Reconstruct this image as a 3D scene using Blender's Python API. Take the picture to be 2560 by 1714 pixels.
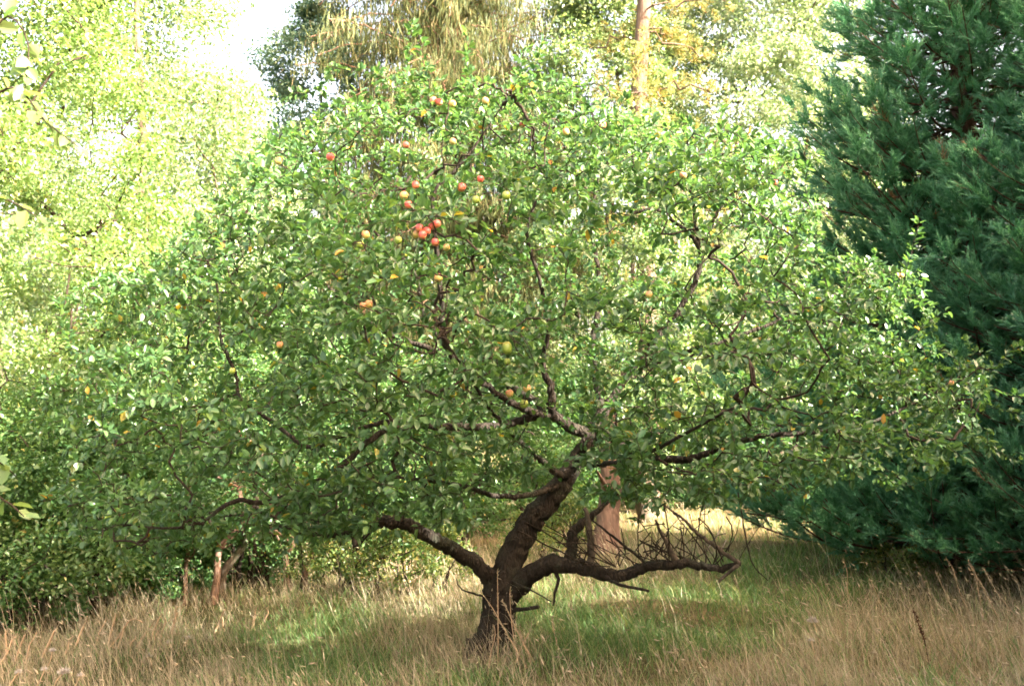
import bpy, math, random
import numpy as np
from mathutils import Matrix, Vector

R = math.radians
sc = bpy.context.scene
for o in list(bpy.data.objects):
    bpy.data.objects.remove(o)

# ------------------------------------------------------------------ camera
F = 2567.0                      # focal length in photo pixels (2560 x 1714)
PITCH = R(5.3)
CAMZ = 1.6
cam_d = bpy.data.cameras.new('camera')
cam = bpy.data.objects.new('camera', cam_d)
sc.collection.objects.link(cam)
cam_d.sensor_width = 23.7
cam_d.lens = 23.7 * F / 2560
cam_d.clip_start = 0.05
cam_d.clip_end = 2000
cam_d.dof.use_dof = True
cam_d.dof.focus_distance = 7.2
cam_d.dof.aperture_fstop = 2.8
cam.location = (0, 0, CAMZ)
cam.rotation_euler = (R(90) + PITCH, 0, 0)
sc.camera = cam

# ------------------------------------------------------------------ light
SUN = Vector((0.80, -0.50, 0.0)).normalized()
ELEV = R(37)
SUNV = Vector((SUN.x * math.cos(ELEV), SUN.y * math.cos(ELEV), math.sin(ELEV)))
world = bpy.data.worlds.new('World')
sc.world = world
world.use_nodes = True
wn = world.node_tree.nodes
wl = world.node_tree.links
sky = wn.new('ShaderNodeTexSky')
sky.sky_type = 'NISHITA'
sky.sun_disc = False
sky.sun_elevation = ELEV
sky.sun_rotation = math.atan2(SUN.x, SUN.y)
sky.dust_density = 8.0
sky.air_density = 1.0
sky.ozone_density = 0.3
bg = wn['Background']
bg.inputs['Strength'].default_value = 0.15
warm = wn.new('ShaderNodeMix')
warm.data_type = 'RGBA'; warm.blend_type = 'MULTIPLY'
warm.inputs[0].default_value = 1.0
warm.inputs[7].default_value = (1.0, 0.82, 0.66, 1)      # warm tint multiplied evenly into the sky colour
wl.new(sky.outputs[0], warm.inputs[6])
wl.new(warm.outputs[2], bg.inputs['Color'])
sun_d = bpy.data.lights.new('sun', 'SUN')
sun_d.energy = 3.3
sun_d.angle = R(0.53)
sun_d.color = (1.0, 0.93, 0.82)
sun = bpy.data.objects.new('sun', sun_d)
sc.collection.objects.link(sun)
sun.rotation_euler = SUNV.to_track_quat('Z', 'Y').to_euler()

vs = sc.view_settings
vs.view_transform = 'Standard'
vs.look = 'None'
vs.gamma = 1.0
vs.use_curve_mapping = False
vs.exposure = 3.65
cy = sc.cycles
cy.max_bounces = 7
cy.diffuse_bounces = 5
cy.glossy_bounces = 2
cy.transmission_bounces = 5
cy.transparent_max_bounces = 4
cy.caustics_reflective = False
cy.caustics_refractive = False
cy.use_denoising = True
cy.filter_width = 1.7

# ------------------------------------------------------------------ helpers
cp, sp_ = math.cos(PITCH), math.sin(PITCH)


def P(px, py, Y):
    """photo pixel at world depth Y -> world point(s)"""
    px = np.asarray(px, float); py = np.asarray(py, float); Y = np.asarray(Y, float)
    u = (px - 1280) / F
    v = (857 - py) / F
    dy = cp - v * sp_
    dz = sp_ + v * cp
    t = Y / dy
    return np.stack([u * t, Y + 0 * t, CAMZ + dz * t], -1)


def proj(p):
    p = np.asarray(p, float)
    x = p[..., 0]; y = p[..., 1]; z = p[..., 2] - CAMZ
    d = y * cp + z * sp_
    v = -y * sp_ + z * cp
    return 1280 + F * x / d, 857 - F * v / d, d


def gh(x, y):
    """height of the ground"""
    x = np.asarray(x, float); y = np.asarray(y, float)
    near = np.exp(-((x * x + (y - 10) ** 2) / 900.0))
    h = 0.05 * np.sin(x * 0.9 + 1.3) * np.cos(y * 0.7) + 0.03 * np.sin(x * 2.3 + y * 1.7) + 0.025 * np.sin(y * 2.9 - x * 1.1)
    slope = 0.012 * np.clip(x, -10, 12) + 0.010 * np.clip(y - 12, 0, 20)
    return h * near + slope


def mesh_obj(name, verts, faces_flat, nper, mat, parent=None, smooth=False):
    """verts (N,3); faces_flat: index arrays list of (m,k) of fixed k"""
    me = bpy.data.meshes.new(name)
    verts = np.ascontiguousarray(verts, np.float32)
    me.vertices.add(len(verts))
    me.vertices.foreach_set('co', verts.ravel())
    starts = []; loops = []; off = 0
    for fa in faces_flat:
        fa = np.asarray(fa, np.int32)
        if len(fa) == 0:
            continue
        m, k = fa.shape
        starts.append(off + np.arange(m, dtype=np.int32) * k)
        loops.append(fa.ravel())
        off += m * k
    starts = np.concatenate(starts); loops = np.concatenate(loops)
    me.loops.add(len(loops))
    me.loops.foreach_set('vertex_index', loops)
    me.polygons.add(len(starts))
    me.polygons.foreach_set('loop_start', starts)
    if smooth:
        me.polygons.foreach_set('use_smooth', np.ones(len(starts), bool))
    me.update(calc_edges=True)
    me.validate()
    if mat:
        me.materials.append(mat)
    o = bpy.data.objects.new(name, me)
    sc.collection.objects.link(o)
    if parent is not None:
        o.parent = parent
    return o


def tag(o, label=None, cat=None, group=None, kind=None):
    if label: o['label'] = label
    if cat: o['category'] = cat
    if group: o['group'] = group
    if kind: o['kind'] = kind
    return o


def empty(name, loc=(0, 0, 0), rz=0, s=1.0):
    o = bpy.data.objects.new(name, None)
    sc.collection.objects.link(o)
    o.location = loc
    o.rotation_euler = (0, 0, rz)
    o.scale = (s, s, s) if not isinstance(s, tuple) else s
    o.empty_display_size = 0.1
    return o


def copy_tree(o, parent=None):
    c = o.copy()
    sc.collection.objects.link(c)
    c.parent = parent
    for ch in o.children:
        copy_tree(ch, c)
    return c


def unit(v):
    return v / np.maximum(np.linalg.norm(v, axis=-1, keepdims=True), 1e-9)


def rand_unit(rng, n):
    return unit(rng.normal(size=(n, 3)))


def catmull(pts, rad, step):
    pts = np.asarray(pts, float); rad = np.asarray(rad, float)
    P0 = np.vstack([2 * pts[0] - pts[1], pts, 2 * pts[-1] - pts[-2]])
    out = []; ro = []
    for i in range(len(pts) - 1):
        a, b, c, d = P0[i], P0[i + 1], P0[i + 2], P0[i + 3]
        n = max(2, int(np.linalg.norm(c - b) / step) + 1)
        for t in np.linspace(0, 1, n, endpoint=False):
            out.append(0.5 * ((2 * b) + (-a + c) * t + (2 * a - 5 * b + 4 * c - d) * t * t + (-a + 3 * b - 3 * c + d) * t ** 3))
            ro.append(rad[i] * (1 - t) + rad[i + 1] * t)
    out.append(pts[-1]); ro.append(rad[-1])
    return np.array(out), np.array(ro)


def tube(pts, rad, sides, rng=None, rough=0.0, base=0):
    """sweep rings along points -> verts, quads (with end caps as fans)"""
    n = len(pts)
    tan = unit(np.gradient(pts, axis=0))
    ref = np.array([0, 0, 1.0]) if abs(tan[0][2]) < 0.9 else np.array([1.0, 0, 0])
    nx = np.cross(tan[0], ref); nx /= np.linalg.norm(nx)
    ang = np.linspace(0, 2 * math.pi, sides, endpoint=False)
    vs_ = []
    prof = np.ones(sides)
    for i in range(n):
        nx = nx - tan[i] * np.dot(nx, tan[i]); nx /= np.linalg.norm(nx)
        ny = np.cross(tan[i], nx)
        r = rad[i] * np.ones(sides)
        if rng is not None and rough > 0:
            prof = 0.75 * prof + 0.25 * (1 + rng.normal(size=sides) * rough * 2.2)
            r = r * prof * (1 + rng.normal(size=sides) * rough * 0.4)
        vs_.append(pts[i] + np.outer(np.cos(ang) * r, nx) + np.outer(np.sin(ang) * r, ny))
    V = np.vstack(vs_ + [pts[:1] - tan[:1] * rad[0] * 0.3, pts[-1:] + tan[-1:] * rad[-1] * 0.6])
    q = []
    for i in range(n - 1):
        a = i * sides + np.arange(sides)
        b = i * sides + (np.arange(sides) + 1) % sides
        q.append(np.stack([a, b, b + sides, a + sides], -1))
    q = np.vstack(q) + base
    k = np.arange(sides)
    t1 = np.stack([np.full(sides, n * sides), (k + 1) % sides, k], -1) + base
    t2 = np.stack([np.full(sides, n * sides + 1), (n - 1) * sides + k, (n - 1) * sides + (k + 1) % sides], -1) + base
    return V, q, np.vstack([t1, t2])


def tube_obj(name, pts, rad, mat, parent, sides=10, step=0.05, rng=None, rough=0.0):
    p, r = catmull(pts, rad, step)
    V, q, t = tube(p, r, sides, rng, rough)
    return mesh_obj(name, V, [q, t], 0, mat, parent, smooth=True)


def grow(init, init_par, targets, step, rng, bend=0.15, sort=True):
    """attach every target to the nearest point of the growing skeleton"""
    n0 = len(init)
    targets = np.asarray(targets)
    cap = n0 + int(len(targets) * 14 + 2000)
    N = np.zeros((cap, 3)); N[:n0] = init
    par = np.full(cap, -1, int); par[:n0] = init_par
    n = n0
    if sort:
        dm = np.array([np.min(((N[:n0] - t) ** 2).sum(1)) for t in targets])
        targets = targets[np.argsort(dm)]
    for t in targets:
        d2 = ((N[:n] - t) ** 2).sum(1)
        k = int(np.argmin(d2)); d = math.sqrt(d2[k])
        if d < 1e-3:
            continue
        m = min(14, max(1, int(math.ceil(d / step))))
        if n + m >= cap:
            break
        s = (np.arange(1, m + 1) / m)[:, None]
        mid = (N[k] + t) / 2 + rng.normal(size=3) * d * bend + np.array([0, 0, d * bend * 0.4])
        path = (1 - s) ** 2 * N[k] + 2 * s * (1 - s) * mid + s * s * t
        if m > 2:
            path[:-1] += rng.normal(size=(m - 1, 3)) * step * 0.10
        N[n:n + m] = path
        par[n] = k
        if m > 1:
            par[n + 1:n + m] = np.arange(n, n + m - 1)
        n += m
    return N[:n], par[:n]


def pipe(N, par, tip, ex=2.35):
    n = len(N)
    c = np.zeros(n)
    for i in range(n - 1, -1, -1):
        if c[i] == 0:
            c[i] = 1
        if par[i] >= 0:
            c[par[i]] += c[i] * 1.0
    # count of tips below
    return tip * c ** (1 / ex)


def twigs_geom(N, par, rad, idx, maxr=None):
    """prisms from parent to node, for node indices idx"""
    a = N[par[idx]]; b = N[idx]
    rb = rad[idx]; ra = np.minimum(rad[par[idx]], rb * 1.35)
    if maxr is not None:
        ra = np.minimum(ra, maxr); rb = np.minimum(rb, maxr)
    V = []; Q = []; off = 0
    for sides, sel in ((3, rb < 0.008), (6, rb >= 0.008)):
        if not sel.any():
            continue
        A, B = a[sel], b[sel]
        t = unit(B - A)
        ref = np.where(np.abs(t[:, 2:3]) < 0.9, np.array([[0, 0, 1.0]]), np.array([[1.0, 0, 0]]))
        x = unit(np.cross(t, ref)); y = np.cross(t, x)
        B = B + t * rb[sel][:, None] * 0.5
        ang = np.arange(sides) * 2 * math.pi / sides
        ca = np.cos(ang)[None, :, None]; sa = np.sin(ang)[None, :, None]
        ring = x[:, None] * ca + y[:, None] * sa
        VA = A[:, None] + ring * ra[sel][:, None, None]
        VB = B[:, None] + ring * rb[sel][:, None, None]
        m = len(A)
        vv = np.concatenate([VA, VB], 1).reshape(-1, 3)
        k = np.arange(sides); k2 = (k + 1) % sides
        base = (off + np.arange(m) * 2 * sides)[:, None]
        q = np.stack([base + k, base + k2, base + k2 + sides, base + k + sides], -1).reshape(-1, 4)
        V.append(vv); Q.append(q); off += len(vv)
    return np.vstack(V), np.vstack(Q)


def leaf_geom(pos, d, nrm, L, W, rich=False, fold=0.25, droop=0.12):
    d = unit(d)
    s = unit(np.cross(d, nrm)); n = np.cross(s, d)
    L = np.asarray(L)[:, None]; W = np.asarray(W)[:, None]
    m = len(pos)
    if rich:
        tip = pos + d * L - n * L * droop
        l1 = pos + d * L * 0.28 + s * W * 0.46 + n * W * fold
        l2 = pos + d * L * 0.68 + s * W * 0.42 + n * (W * fold - L * droop * 0.5)
        r1 = l1 - 2 * s * W * 0.46
        r2 = l2 - 2 * s * W * 0.42
        V = np.stack([pos, l1, l2, tip, r2, r1], 1).reshape(-1, 3)
        b = (np.arange(m) * 6)[:, None]
        q = np.concatenate([b + np.array([[0, 3, 2, 1]]), b + np.array([[0, 5, 4, 3]])], 0)
        return V, q
    tip = pos + d * L - n * L * droop
    l = pos + d * L * 0.45 + s * W * 0.5 + n * W * fold
    r = l - s * W
    V = np.stack([pos, l, tip, r], 1).reshape(-1, 3)
    b = (np.arange(m) * 4)[:, None]
    t = np.concatenate([b + np.array([[0, 2, 1]]), b + np.array([[0, 3, 2]])], 0)
    return V, t


# ------------------------------------------------------------------ materials
def new_mat(name):
    m = bpy.data.materials.new(name)
    m.use_nodes = True
    nt = m.node_tree
    nt.nodes.clear()
    out = nt.nodes.new('ShaderNodeOutputMaterial')
    return m, nt, out


def ramp(nt, fac, stops):
    r = nt.nodes.new('ShaderNodeValToRGB')
    el = r.color_ramp.elements
    while len(el) < len(stops):
        el.new(0.5)
    for e, (p, c) in zip(el, stops):
        e.position = p
        e.color = (*c, 1)
    if fac is not None:
        nt.links.new(fac, r.inputs[0])
    return r


def leaf_mat(name, stops, trans=(1.5, 1.5, 0.8), tf=0.42, rough=0.42, spec=0.45, attr=None):
    """leaf: reflecting + translucent, every leaf its own tint"""
    m, nt, out = new_mat(name)
    g = nt.nodes.new('ShaderNodeNewGeometry')
    oi = nt.nodes.new('ShaderNodeObjectInfo')
    ad = nt.nodes.new('ShaderNodeMath'); ad.operation = 'ADD'
    nt.links.new(g.outputs['Random Per Island'], ad.inputs[0])
    nt.links.new(oi.outputs['Random'], ad.inputs[1])
    fr = nt.nodes.new('ShaderNodeMath'); fr.operation = 'FRACT'
    nt.links.new(ad.outputs[0], fr.inputs[0])
    fac = fr.outputs[0]
    if attr:
        at_ = nt.nodes.new('ShaderNodeAttribute'); at_.attribute_name = attr
        fac = at_.outputs['Fac']
    cr = ramp(nt, fac, stops)
    p = nt.nodes.new('ShaderNodeBsdfPrincipled')
    p.inputs['Roughness'].default_value = rough
    p.inputs['Specular IOR Level'].default_value = spec
    nt.links.new(cr.outputs[0], p.inputs['Base Color'])
    mu = nt.nodes.new('ShaderNodeMix'); mu.data_type = 'RGBA'; mu.blend_type = 'MULTIPLY'
    mu.inputs[0].default_value = 1.0
    nt.links.new(cr.outputs[0], mu.inputs[6])
    mu.inputs[7].default_value = (*trans, 1)
    mu.clamp_result = False
    t = nt.nodes.new('ShaderNodeBsdfTranslucent')
    nt.links.new(mu.outputs[2], t.inputs['Color'])
    mx = nt.nodes.new('ShaderNodeMixShader')
    mx.inputs[0].default_value = tf
    nt.links.new(p.outputs[0], mx.inputs[1])
    nt.links.new(t.outputs[0], mx.inputs[2])
    nt.links.new(mx.outputs[0], out.inputs[0])
    return m


def bark_mat(name, dark, light, scale=9.0, stretch=0.25, bump=0.6, moss=None, rough=0.9):
    m, nt, out = new_mat(name)
    tc = nt.nodes.new('ShaderNodeTexCoord')
    mp = nt.nodes.new('ShaderNodeMapping')
    mp.inputs['Scale'].default_value = (1, 1, stretch)
    nt.links.new(tc.outputs['Object'], mp.inputs[0])
    n = nt.nodes.new('ShaderNodeTexNoise')
    n.inputs['Scale'].default_value = scale
    n.inputs['Detail'].default_value = 7
    n.inputs['Roughness'].default_value = 0.7
    nt.links.new(mp.outputs[0], n.inputs['Vector'])
    v = nt.nodes.new('ShaderNodeTexVoronoi')
    v.feature = 'DISTANCE_TO_EDGE'
    v.inputs['Scale'].default_value = scale * 2.2
    nt.links.new(mp.outputs[0], v.inputs['Vector'])
    cr = ramp(nt, n.outputs[0], [(0.3, dark), (0.72, light)])
    col = cr.outputs[0]
    if moss:
        n2 = nt.nodes.new('ShaderNodeTexNoise')
        n2.inputs['Scale'].default_value = 4.5
        n2.inputs['Detail'].default_value = 5
        nt.links.new(tc.outputs['Object'], n2.inputs['Vector'])
        r2 = ramp(nt, n2.outputs[0], [(0.52, (0, 0, 0)), (0.66, (1, 1, 1))])
        mx = nt.nodes.new('ShaderNodeMix'); mx.data_type = 'RGBA'
        nt.links.new(r2.outputs[0], mx.inputs[0])
        nt.links.new(col, mx.inputs[6])
        mx.inputs[7].default_value = (*moss, 1)
        col = mx.outputs[2]
    p = nt.nodes.new('ShaderNodeBsdfPrincipled')
    p.inputs['Roughness'].default_value = rough
    p.inputs['Specular IOR Level'].default_value = 0.2
    nt.links.new(col, p.inputs['Base Color'])
    mul = nt.nodes.new('ShaderNodeMath'); mul.operation = 'MULTIPLY'
    nt.links.new(n.outputs[0], mul.inputs[0]); nt.links.new(v.outputs['Distance'], mul.inputs[1])
    bp = nt.nodes.new('ShaderNodeBump')
    bp.inputs['Strength'].default_value = bump
    bp.inputs['Distance'].default_value = 0.05
    nt.links.new(mul.outputs[0], bp.inputs['Height'])
    nt.links.new(bp.outputs[0], p.inputs['Normal'])
    nt.links.new(p.outputs[0], out.inputs[0])
    return m


M = {}
M['apple_leaf'] = leaf_mat('apple_leaf', [(0.0, (0.038, 0.098, 0.036)), (0.45, (0.064, 0.142, 0.050)), (0.92, (0.098, 0.182, 0.060)),
                                          (0.990, (0.12, 0.20, 0.05)), (0.996, (0.34, 0.25, 0.03)), (1.0, (0.36, 0.17, 0.03))],
                           tf=0.40, rough=0.38, spec=0.55)
M['hazel_leaf'] = leaf_mat('hazel_leaf', [(0.0, (0.085, 0.165, 0.045)), (0.6, (0.14, 0.225, 0.075)), (0.96, (0.20, 0.27, 0.11)), (1.0, (0.35, 0.27, 0.08))], tf=0.42, rough=0.33, spec=0.7)
M['birch_leaf'] = leaf_mat('birch_leaf', [(0.0, (0.08, 0.155, 0.065)), (0.6, (0.14, 0.21, 0.095)), (1.0, (0.24, 0.29, 0.15))], tf=0.40, rough=0.33, spec=0.7)
M['pale_leaf'] = leaf_mat('pale_leaf', [(0.0, (0.11, 0.19, 0.09)), (0.6, (0.21, 0.28, 0.16)), (1.0, (0.34, 0.38, 0.27))], trans=(1.25, 1.3, 0.9), tf=0.40, rough=0.33, spec=0.7)
M['teal_leaf'] = leaf_mat('teal_leaf', [(0.0, (0.05, 0.11, 0.09)), (0.6, (0.08, 0.15, 0.11)), (1.0, (0.14, 0.20, 0.11))], tf=0.3)
M['oak_leaf'] = leaf_mat('oak_leaf', [(0.0, (0.08, 0.155, 0.065)), (0.6, (0.16, 0.24, 0.11)), (1.0, (0.28, 0.33, 0.18))], tf=0.4, rough=0.33, spec=0.7)
M['shrub_leaf'] = leaf_mat('shrub_leaf', [(0.0, (0.04, 0.105, 0.032)), (0.6, (0.068, 0.15, 0.045)), (0.97, (0.11, 0.19, 0.06)), (1.0, (0.30, 0.24, 0.05))], tf=0.40)
M['bramble_leaf'] = leaf_mat('bramble_leaf', [(0.0, (0.06, 0.12, 0.03)), (0.7, (0.12, 0.18, 0.05)), (1.0, (0.25, 0.22, 0.06))], tf=0.4)
M['sequoia'] = leaf_mat('sequoia', [(0.0, (0.16, 0.10, 0.05)), (0.02, (0.034, 0.120, 0.058)), (0.5, (0.066, 0.200, 0.100)), (1.0, (0.15, 0.32, 0.18))],
                        trans=(1.2, 1.4, 0.9), tf=0.25, rough=0.5, spec=0.4, attr='tint')
M['weeping'] = leaf_mat('weeping', [(0.0, (0.06, 0.09, 0.04)), (0.5, (0.10, 0.13, 0.055)), (0.85, (0.16, 0.17, 0.07)), (1.0, (0.16, 0.12, 0.075))], trans=(1.2, 1.2, 0.7), tf=0.3, rough=0.6, spec=0.2)
M['pine_needle'] = leaf_mat('pine_needle', [(0.0, (0.10, 0.15, 0.05)), (0.55, (0.17, 0.21, 0.07)), (0.8, (0.30, 0.24, 0.09)), (1.0, (0.42, 0.26, 0.11))], tf=0.25, rough=0.55, spec=0.3)
M['green_grass'] = leaf_mat('green_grass', [(0.0, (0.06, 0.13, 0.045)), (0.5, (0.11, 0.20, 0.065)), (0.8, (0.18, 0.24, 0.09)), (1.0, (0.30, 0.27, 0.15))], trans=(1.4, 1.5, 0.7), tf=0.35, rough=0.55, spec=0.3)
M['dry_grass'] = leaf_mat('dry_grass', [(0.0, (0.19, 0.155, 0.10)), (0.45, (0.33, 0.275, 0.19)), (0.82, (0.46, 0.39, 0.28)), (1.0, (0.24, 0.25, 0.13))], trans=(1.2, 1.1, 0.8), tf=0.3, rough=0.6, spec=0.25)
M['apple_bark'] = bark_mat('apple_bark', (0.009, 0.007, 0.005), (0.042, 0.033, 0.025), 16, 0.3, 1.0, moss=(0.040, 0.042, 0.028))
M['twig'] = bark_mat('twig', (0.016, 0.011, 0.008), (0.045, 0.033, 0.024), 20, 0.5, 0.3)
M['dead_wood'] = bark_mat('dead_wood', (0.03, 0.024, 0.018), (0.12, 0.095, 0.072), 16, 0.4, 0.6)
M['grey_bark'] = bark_mat('grey_bark', (0.04, 0.032, 0.024), (0.14, 0.11, 0.08), 7, 0.3, 0.6, moss=(0.05, 0.06, 0.03))
M['pink_bark'] = bark_mat('pink_bark', (0.10, 0.06, 0.042), (0.28, 0.18, 0.13), 8, 0.2, 0.9)
M['pine_bark'] = bark_mat('pine_bark', (0.07, 0.05, 0.04), (0.17, 0.125, 0.10), 5, 0.2, 0.8)
M['red_bark'] = bark_mat('red_bark', (0.03, 0.016, 0.010), (0.085, 0.045, 0.03), 6, 0.15, 0.8)
M['stalk'] = bark_mat('stalk', (0.28, 0.19, 0.11), (0.52, 0.37, 0.23), 30, 0.2, 0.2)
M['pale_stem'] = bark_mat('pale_stem', (0.45, 0.33, 0.20), (0.70, 0.55, 0.38), 30, 0.2, 0.2)
M['fluff'] = leaf_mat('fluff', [(0.0, (0.42, 0.38, 0.34)), (1.0, (0.72, 0.66, 0.60))], trans=(1, 1, 1), tf=0.4, rough=0.9, spec=0.1)
M['brown_seed'] = leaf_mat('brown_seed', [(0.0, (0.06, 0.035, 0.02)), (1.0, (0.16, 0.09, 0.05))], trans=(1, 1, 1), tf=0.1, rough=0.8, spec=0.1)


def ground_mat():
    m, nt, out = new_mat('ground')
    tc = nt.nodes.new('ShaderNodeTexCoord')
    n = nt.nodes.new('ShaderNodeTexNoise'); n.inputs['Scale'].default_value = 0.6; n.inputs['Detail'].default_value = 8
    nt.links.new(tc.outputs['Object'], n.inputs['Vector'])
    n2 = nt.nodes.new('ShaderNodeTexNoise'); n2.inputs['Scale'].default_value = 40; n2.inputs['Detail'].default_value = 6
    nt.links.new(tc.outputs['Object'], n2.inputs['Vector'])
    c1 = ramp(nt, n.outputs[0], [(0.35, (0.060, 0.075, 0.028)), (0.55, (0.12, 0.105, 0.05)), (0.7, (0.19, 0.145, 0.075))])
    c2 = ramp(nt, n2.outputs[0], [(0.3, (0.45, 0.45, 0.45)), (0.7, (1.25, 1.2, 1.1))])
    mu = nt.nodes.new('ShaderNodeMix'); mu.data_type = 'RGBA'; mu.blend_type = 'MULTIPLY'; mu.inputs[0].default_value = 1
    nt.links.new(c1.outputs[0], mu.inputs[6]); nt.links.new(c2.outputs[0], mu.inputs[7])
    p = nt.nodes.new('ShaderNodeBsdfPrincipled'); p.inputs['Roughness'].default_value = 1; p.inputs['Specular IOR Level'].default_value = 0.1
    nt.links.new(mu.outputs[2], p.inputs['Base Color'])
    bp = nt.nodes.new('ShaderNodeBump'); bp.inputs['Strength'].default_value = 0.8; bp.inputs['Distance'].default_value = 0.05
    nt.links.new(n2.outputs[0], bp.inputs['Height']); nt.links.new(bp.outputs[0], p.inputs['Normal'])
    nt.links.new(p.outputs[0], out.inputs[0])
    return m


def apple_mat(name, green, red, amount):
    m, nt, out = new_mat(name)
    tc = nt.nodes.new('ShaderNodeTexCoord')
    oi = nt.nodes.new('ShaderNodeObjectInfo')
    # blush: one cheek of the fruit, mottled
    sx = nt.nodes.new('ShaderNodeSeparateXYZ'); nt.links.new(tc.outputs['Object'], sx.inputs[0])
    n = nt.nodes.new('ShaderNodeTexNoise'); n.inputs['Scale'].default_value = 60; n.inputs['Detail'].default_value = 4
    nt.links.new(tc.outputs['Object'], n.inputs['Vector'])
    a = nt.nodes.new('ShaderNodeMath'); a.operation = 'MULTIPLY_ADD'
    nt.links.new(sx.outputs[2], a.inputs[0]); a.inputs[1].default_value = 14.0
    nt.links.new(n.outputs[0], a.inputs[2])
    b = nt.nodes.new('ShaderNodeMath'); b.operation = 'ADD'
    nt.links.new(a.outputs[0], b.inputs[0]); b.inputs[1].default_value = amount - 0.5
    r = ramp(nt, b.outputs[0], [(0.25, green), (0.75, red)])
    p = nt.nodes.new('ShaderNodeBsdfPrincipled'); p.inputs['Roughness'].default_value = 0.35
    p.inputs['Subsurface Weight'].default_value = 0.0
    nt.links.new(r.outputs[0], p.inputs['Base Color'])
    nt.links.new(p.outputs[0], out.inputs[0])
    return m


M['ground'] = ground_mat()
M['apple_red'] = apple_mat('apple_red', (0.55, 0.33, 0.14), (0.60, 0.10, 0.085), 0.75)
M['apple_blush'] = apple_mat('apple_blush', (0.50, 0.42, 0.13), (0.58, 0.19, 0.11), 0.45)
M['apple_green'] = apple_mat('apple_green', (0.24, 0.34, 0.06), (0.44, 0.40, 0.10), 0.25)

# ------------------------------------------------------------------ ground
g1 = np.concatenate([-np.geomspace(600, 14, 26), np.linspace(-13.5, 13.5, 90), np.geomspace(14, 600, 26)])
gx, gy = np.meshgrid(g1, g1 + 12, indexing='ij')
GV = np.stack([gx, gy, gh(gx, gy)], -1).reshape(-1, 3)
ng = len(g1)
ii = (np.arange(ng - 1)[:, None] * ng + np.arange(ng - 1)[None]).ravel()
tag(mesh_obj('ground', GV, [np.stack([ii, ii + ng, ii + ng + 1, ii + 1], -1)], 0, M['ground'], smooth=True), kind='structure')


# ------------------------------------------------------------------ broadleaf trees
def make_tree(name, base, H, zlow, rx, ry, ncl, nleaf, leaf, lmat, bmat, seed, trunk_r, label, cat='tree', group=None,
              shape=1.0, stems=1, clump=0.5, lean=(0, 0), hang=0.0, trunk_top=0.86, off=(0, 0), surf=0.35):
    """trunk, limbs to every leaf clump, leaves gathered in clumps with gaps between them"""
    rng = np.random.default_rng(seed)
    root = empty(name, (base[0], base[1], float(gh(base[0], base[1])) - 0.03))
    tag(root, label, cat, group)
    init = []; ipar = []
    for s in range(stems):
        a = rng.uniform(0, 2 * math.pi); b0 = np.array([math.cos(a), math.sin(a), 0]) * (0.05 + 0.10 * (stems > 1) * rng.uniform(0.5, 2))
        top = np.array([lean[0] + off[0] * 0.6, lean[1] + off[1] * 0.6, H * trunk_top * (1 if stems == 1 else rng.uniform(0.4, 0.65))])
        if stems > 1:
            top[:2] += np.clip(rng.normal(size=2), -1.2, 1.2) * np.array([rx, ry]) * 0.25
        k = 7
        pts = [b0 * (0 if stems == 1 else 1) + (top - b0) * t + np.append(rng.normal(size=2) * 0.05 * H * 0.35 * math.sin(math.pi * t) * 0.6, 0) for t in np.linspace(0, 1, k)]
        pts[0][2] = -0.05
        rad = [trunk_r / math.sqrt(stems) * (1.0 - 0.9 * t) + 0.006 + (0.4 * trunk_r / math.sqrt(stems) if t == 0 else 0) for t in np.linspace(0, 1, k)]
        p, r = catmull(pts, rad, 0.25)
        V, q, t3 = tube(p, r, 9 if stems == 1 else 6, rng, 0.05)
        mesh_obj('trunk' if stems == 1 else 'stem', V, [q, t3], 0, bmat, root, smooth=True)
        j0 = len(init)
        for i, pp in enumerate(p):
            if i > 0.12 * len(p):
                init.append(pp); ipar.append(-1)
    init = np.array(init)
    # clump centres inside an envelope
    C = []
    while len(C) < ncl:
        t = rng.uniform(0, 1)
        z = zlow + (H - zlow) * t
        prof = (math.sin(math.pi * min(1, (0.16 + 0.84 * t) ** shape)) ** 0.55)
        prof = max(prof, 0.12)
        a = rng.uniform(0, 2 * math.pi)
        rr = rng.uniform(surf, 1) ** 0.5 * prof * rng.uniform(0.86, 1.14)
        C.append((off[0] * t + lean[0] * t + rx * rr * math.cos(a), off[1] * t + lean[1] * t + ry * rr * math.sin(a), z))
    C = np.array(C)
    N, par = grow(init, np.array(ipar), C, 0.35, rng, 0.14)
    idx = np.arange(len(init), len(N))
    rad = pipe(N, par, 0.0065)
    V, q = twigs_geom(N, par, rad, idx, maxr=trunk_r * 0.45)
    TV, TQ = V, q
    # leaves
    per = rng.dirichlet(np.full(ncl, 2.5)) * nleaf
    ci = np.repeat(np.arange(ncl), np.maximum(4, per.astype(int)))
    m = len(ci)
    cr = rng.uniform(0.65, 1.35, ncl) * clump
    u = rand_unit(rng, m) * (rng.uniform(0.0, 1, m) ** 0.45)[:, None]
    u[:, 2] *= 0.62
    pos = C[ci] + u * cr[ci][:, None]
    if hang:
        pos[:, 2] -= rng.exponential(hang, m)
    ok = pos[:, 2] > 0.03
    pos = pos[ok]; u = u[ok]; m = len(pos)
    d = unit(rand_unit(rng, m) + u * 0.5 + np.array([0, 0, -0.25 - hang]))
    nr = unit(rand_unit(rng, m) * 0.75 + u * 0.45 + np.array([0, 0, 0.7]))
    L = leaf * rng.uniform(0.7, 1.25, m)
    V, t = leaf_geom(pos, d, nr, L, L * rng.uniform(0.55, 0.75, m), fold=0.2)
    crown_obj(V, t, TV, TQ, lmat, bmat, root)
    return root


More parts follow.
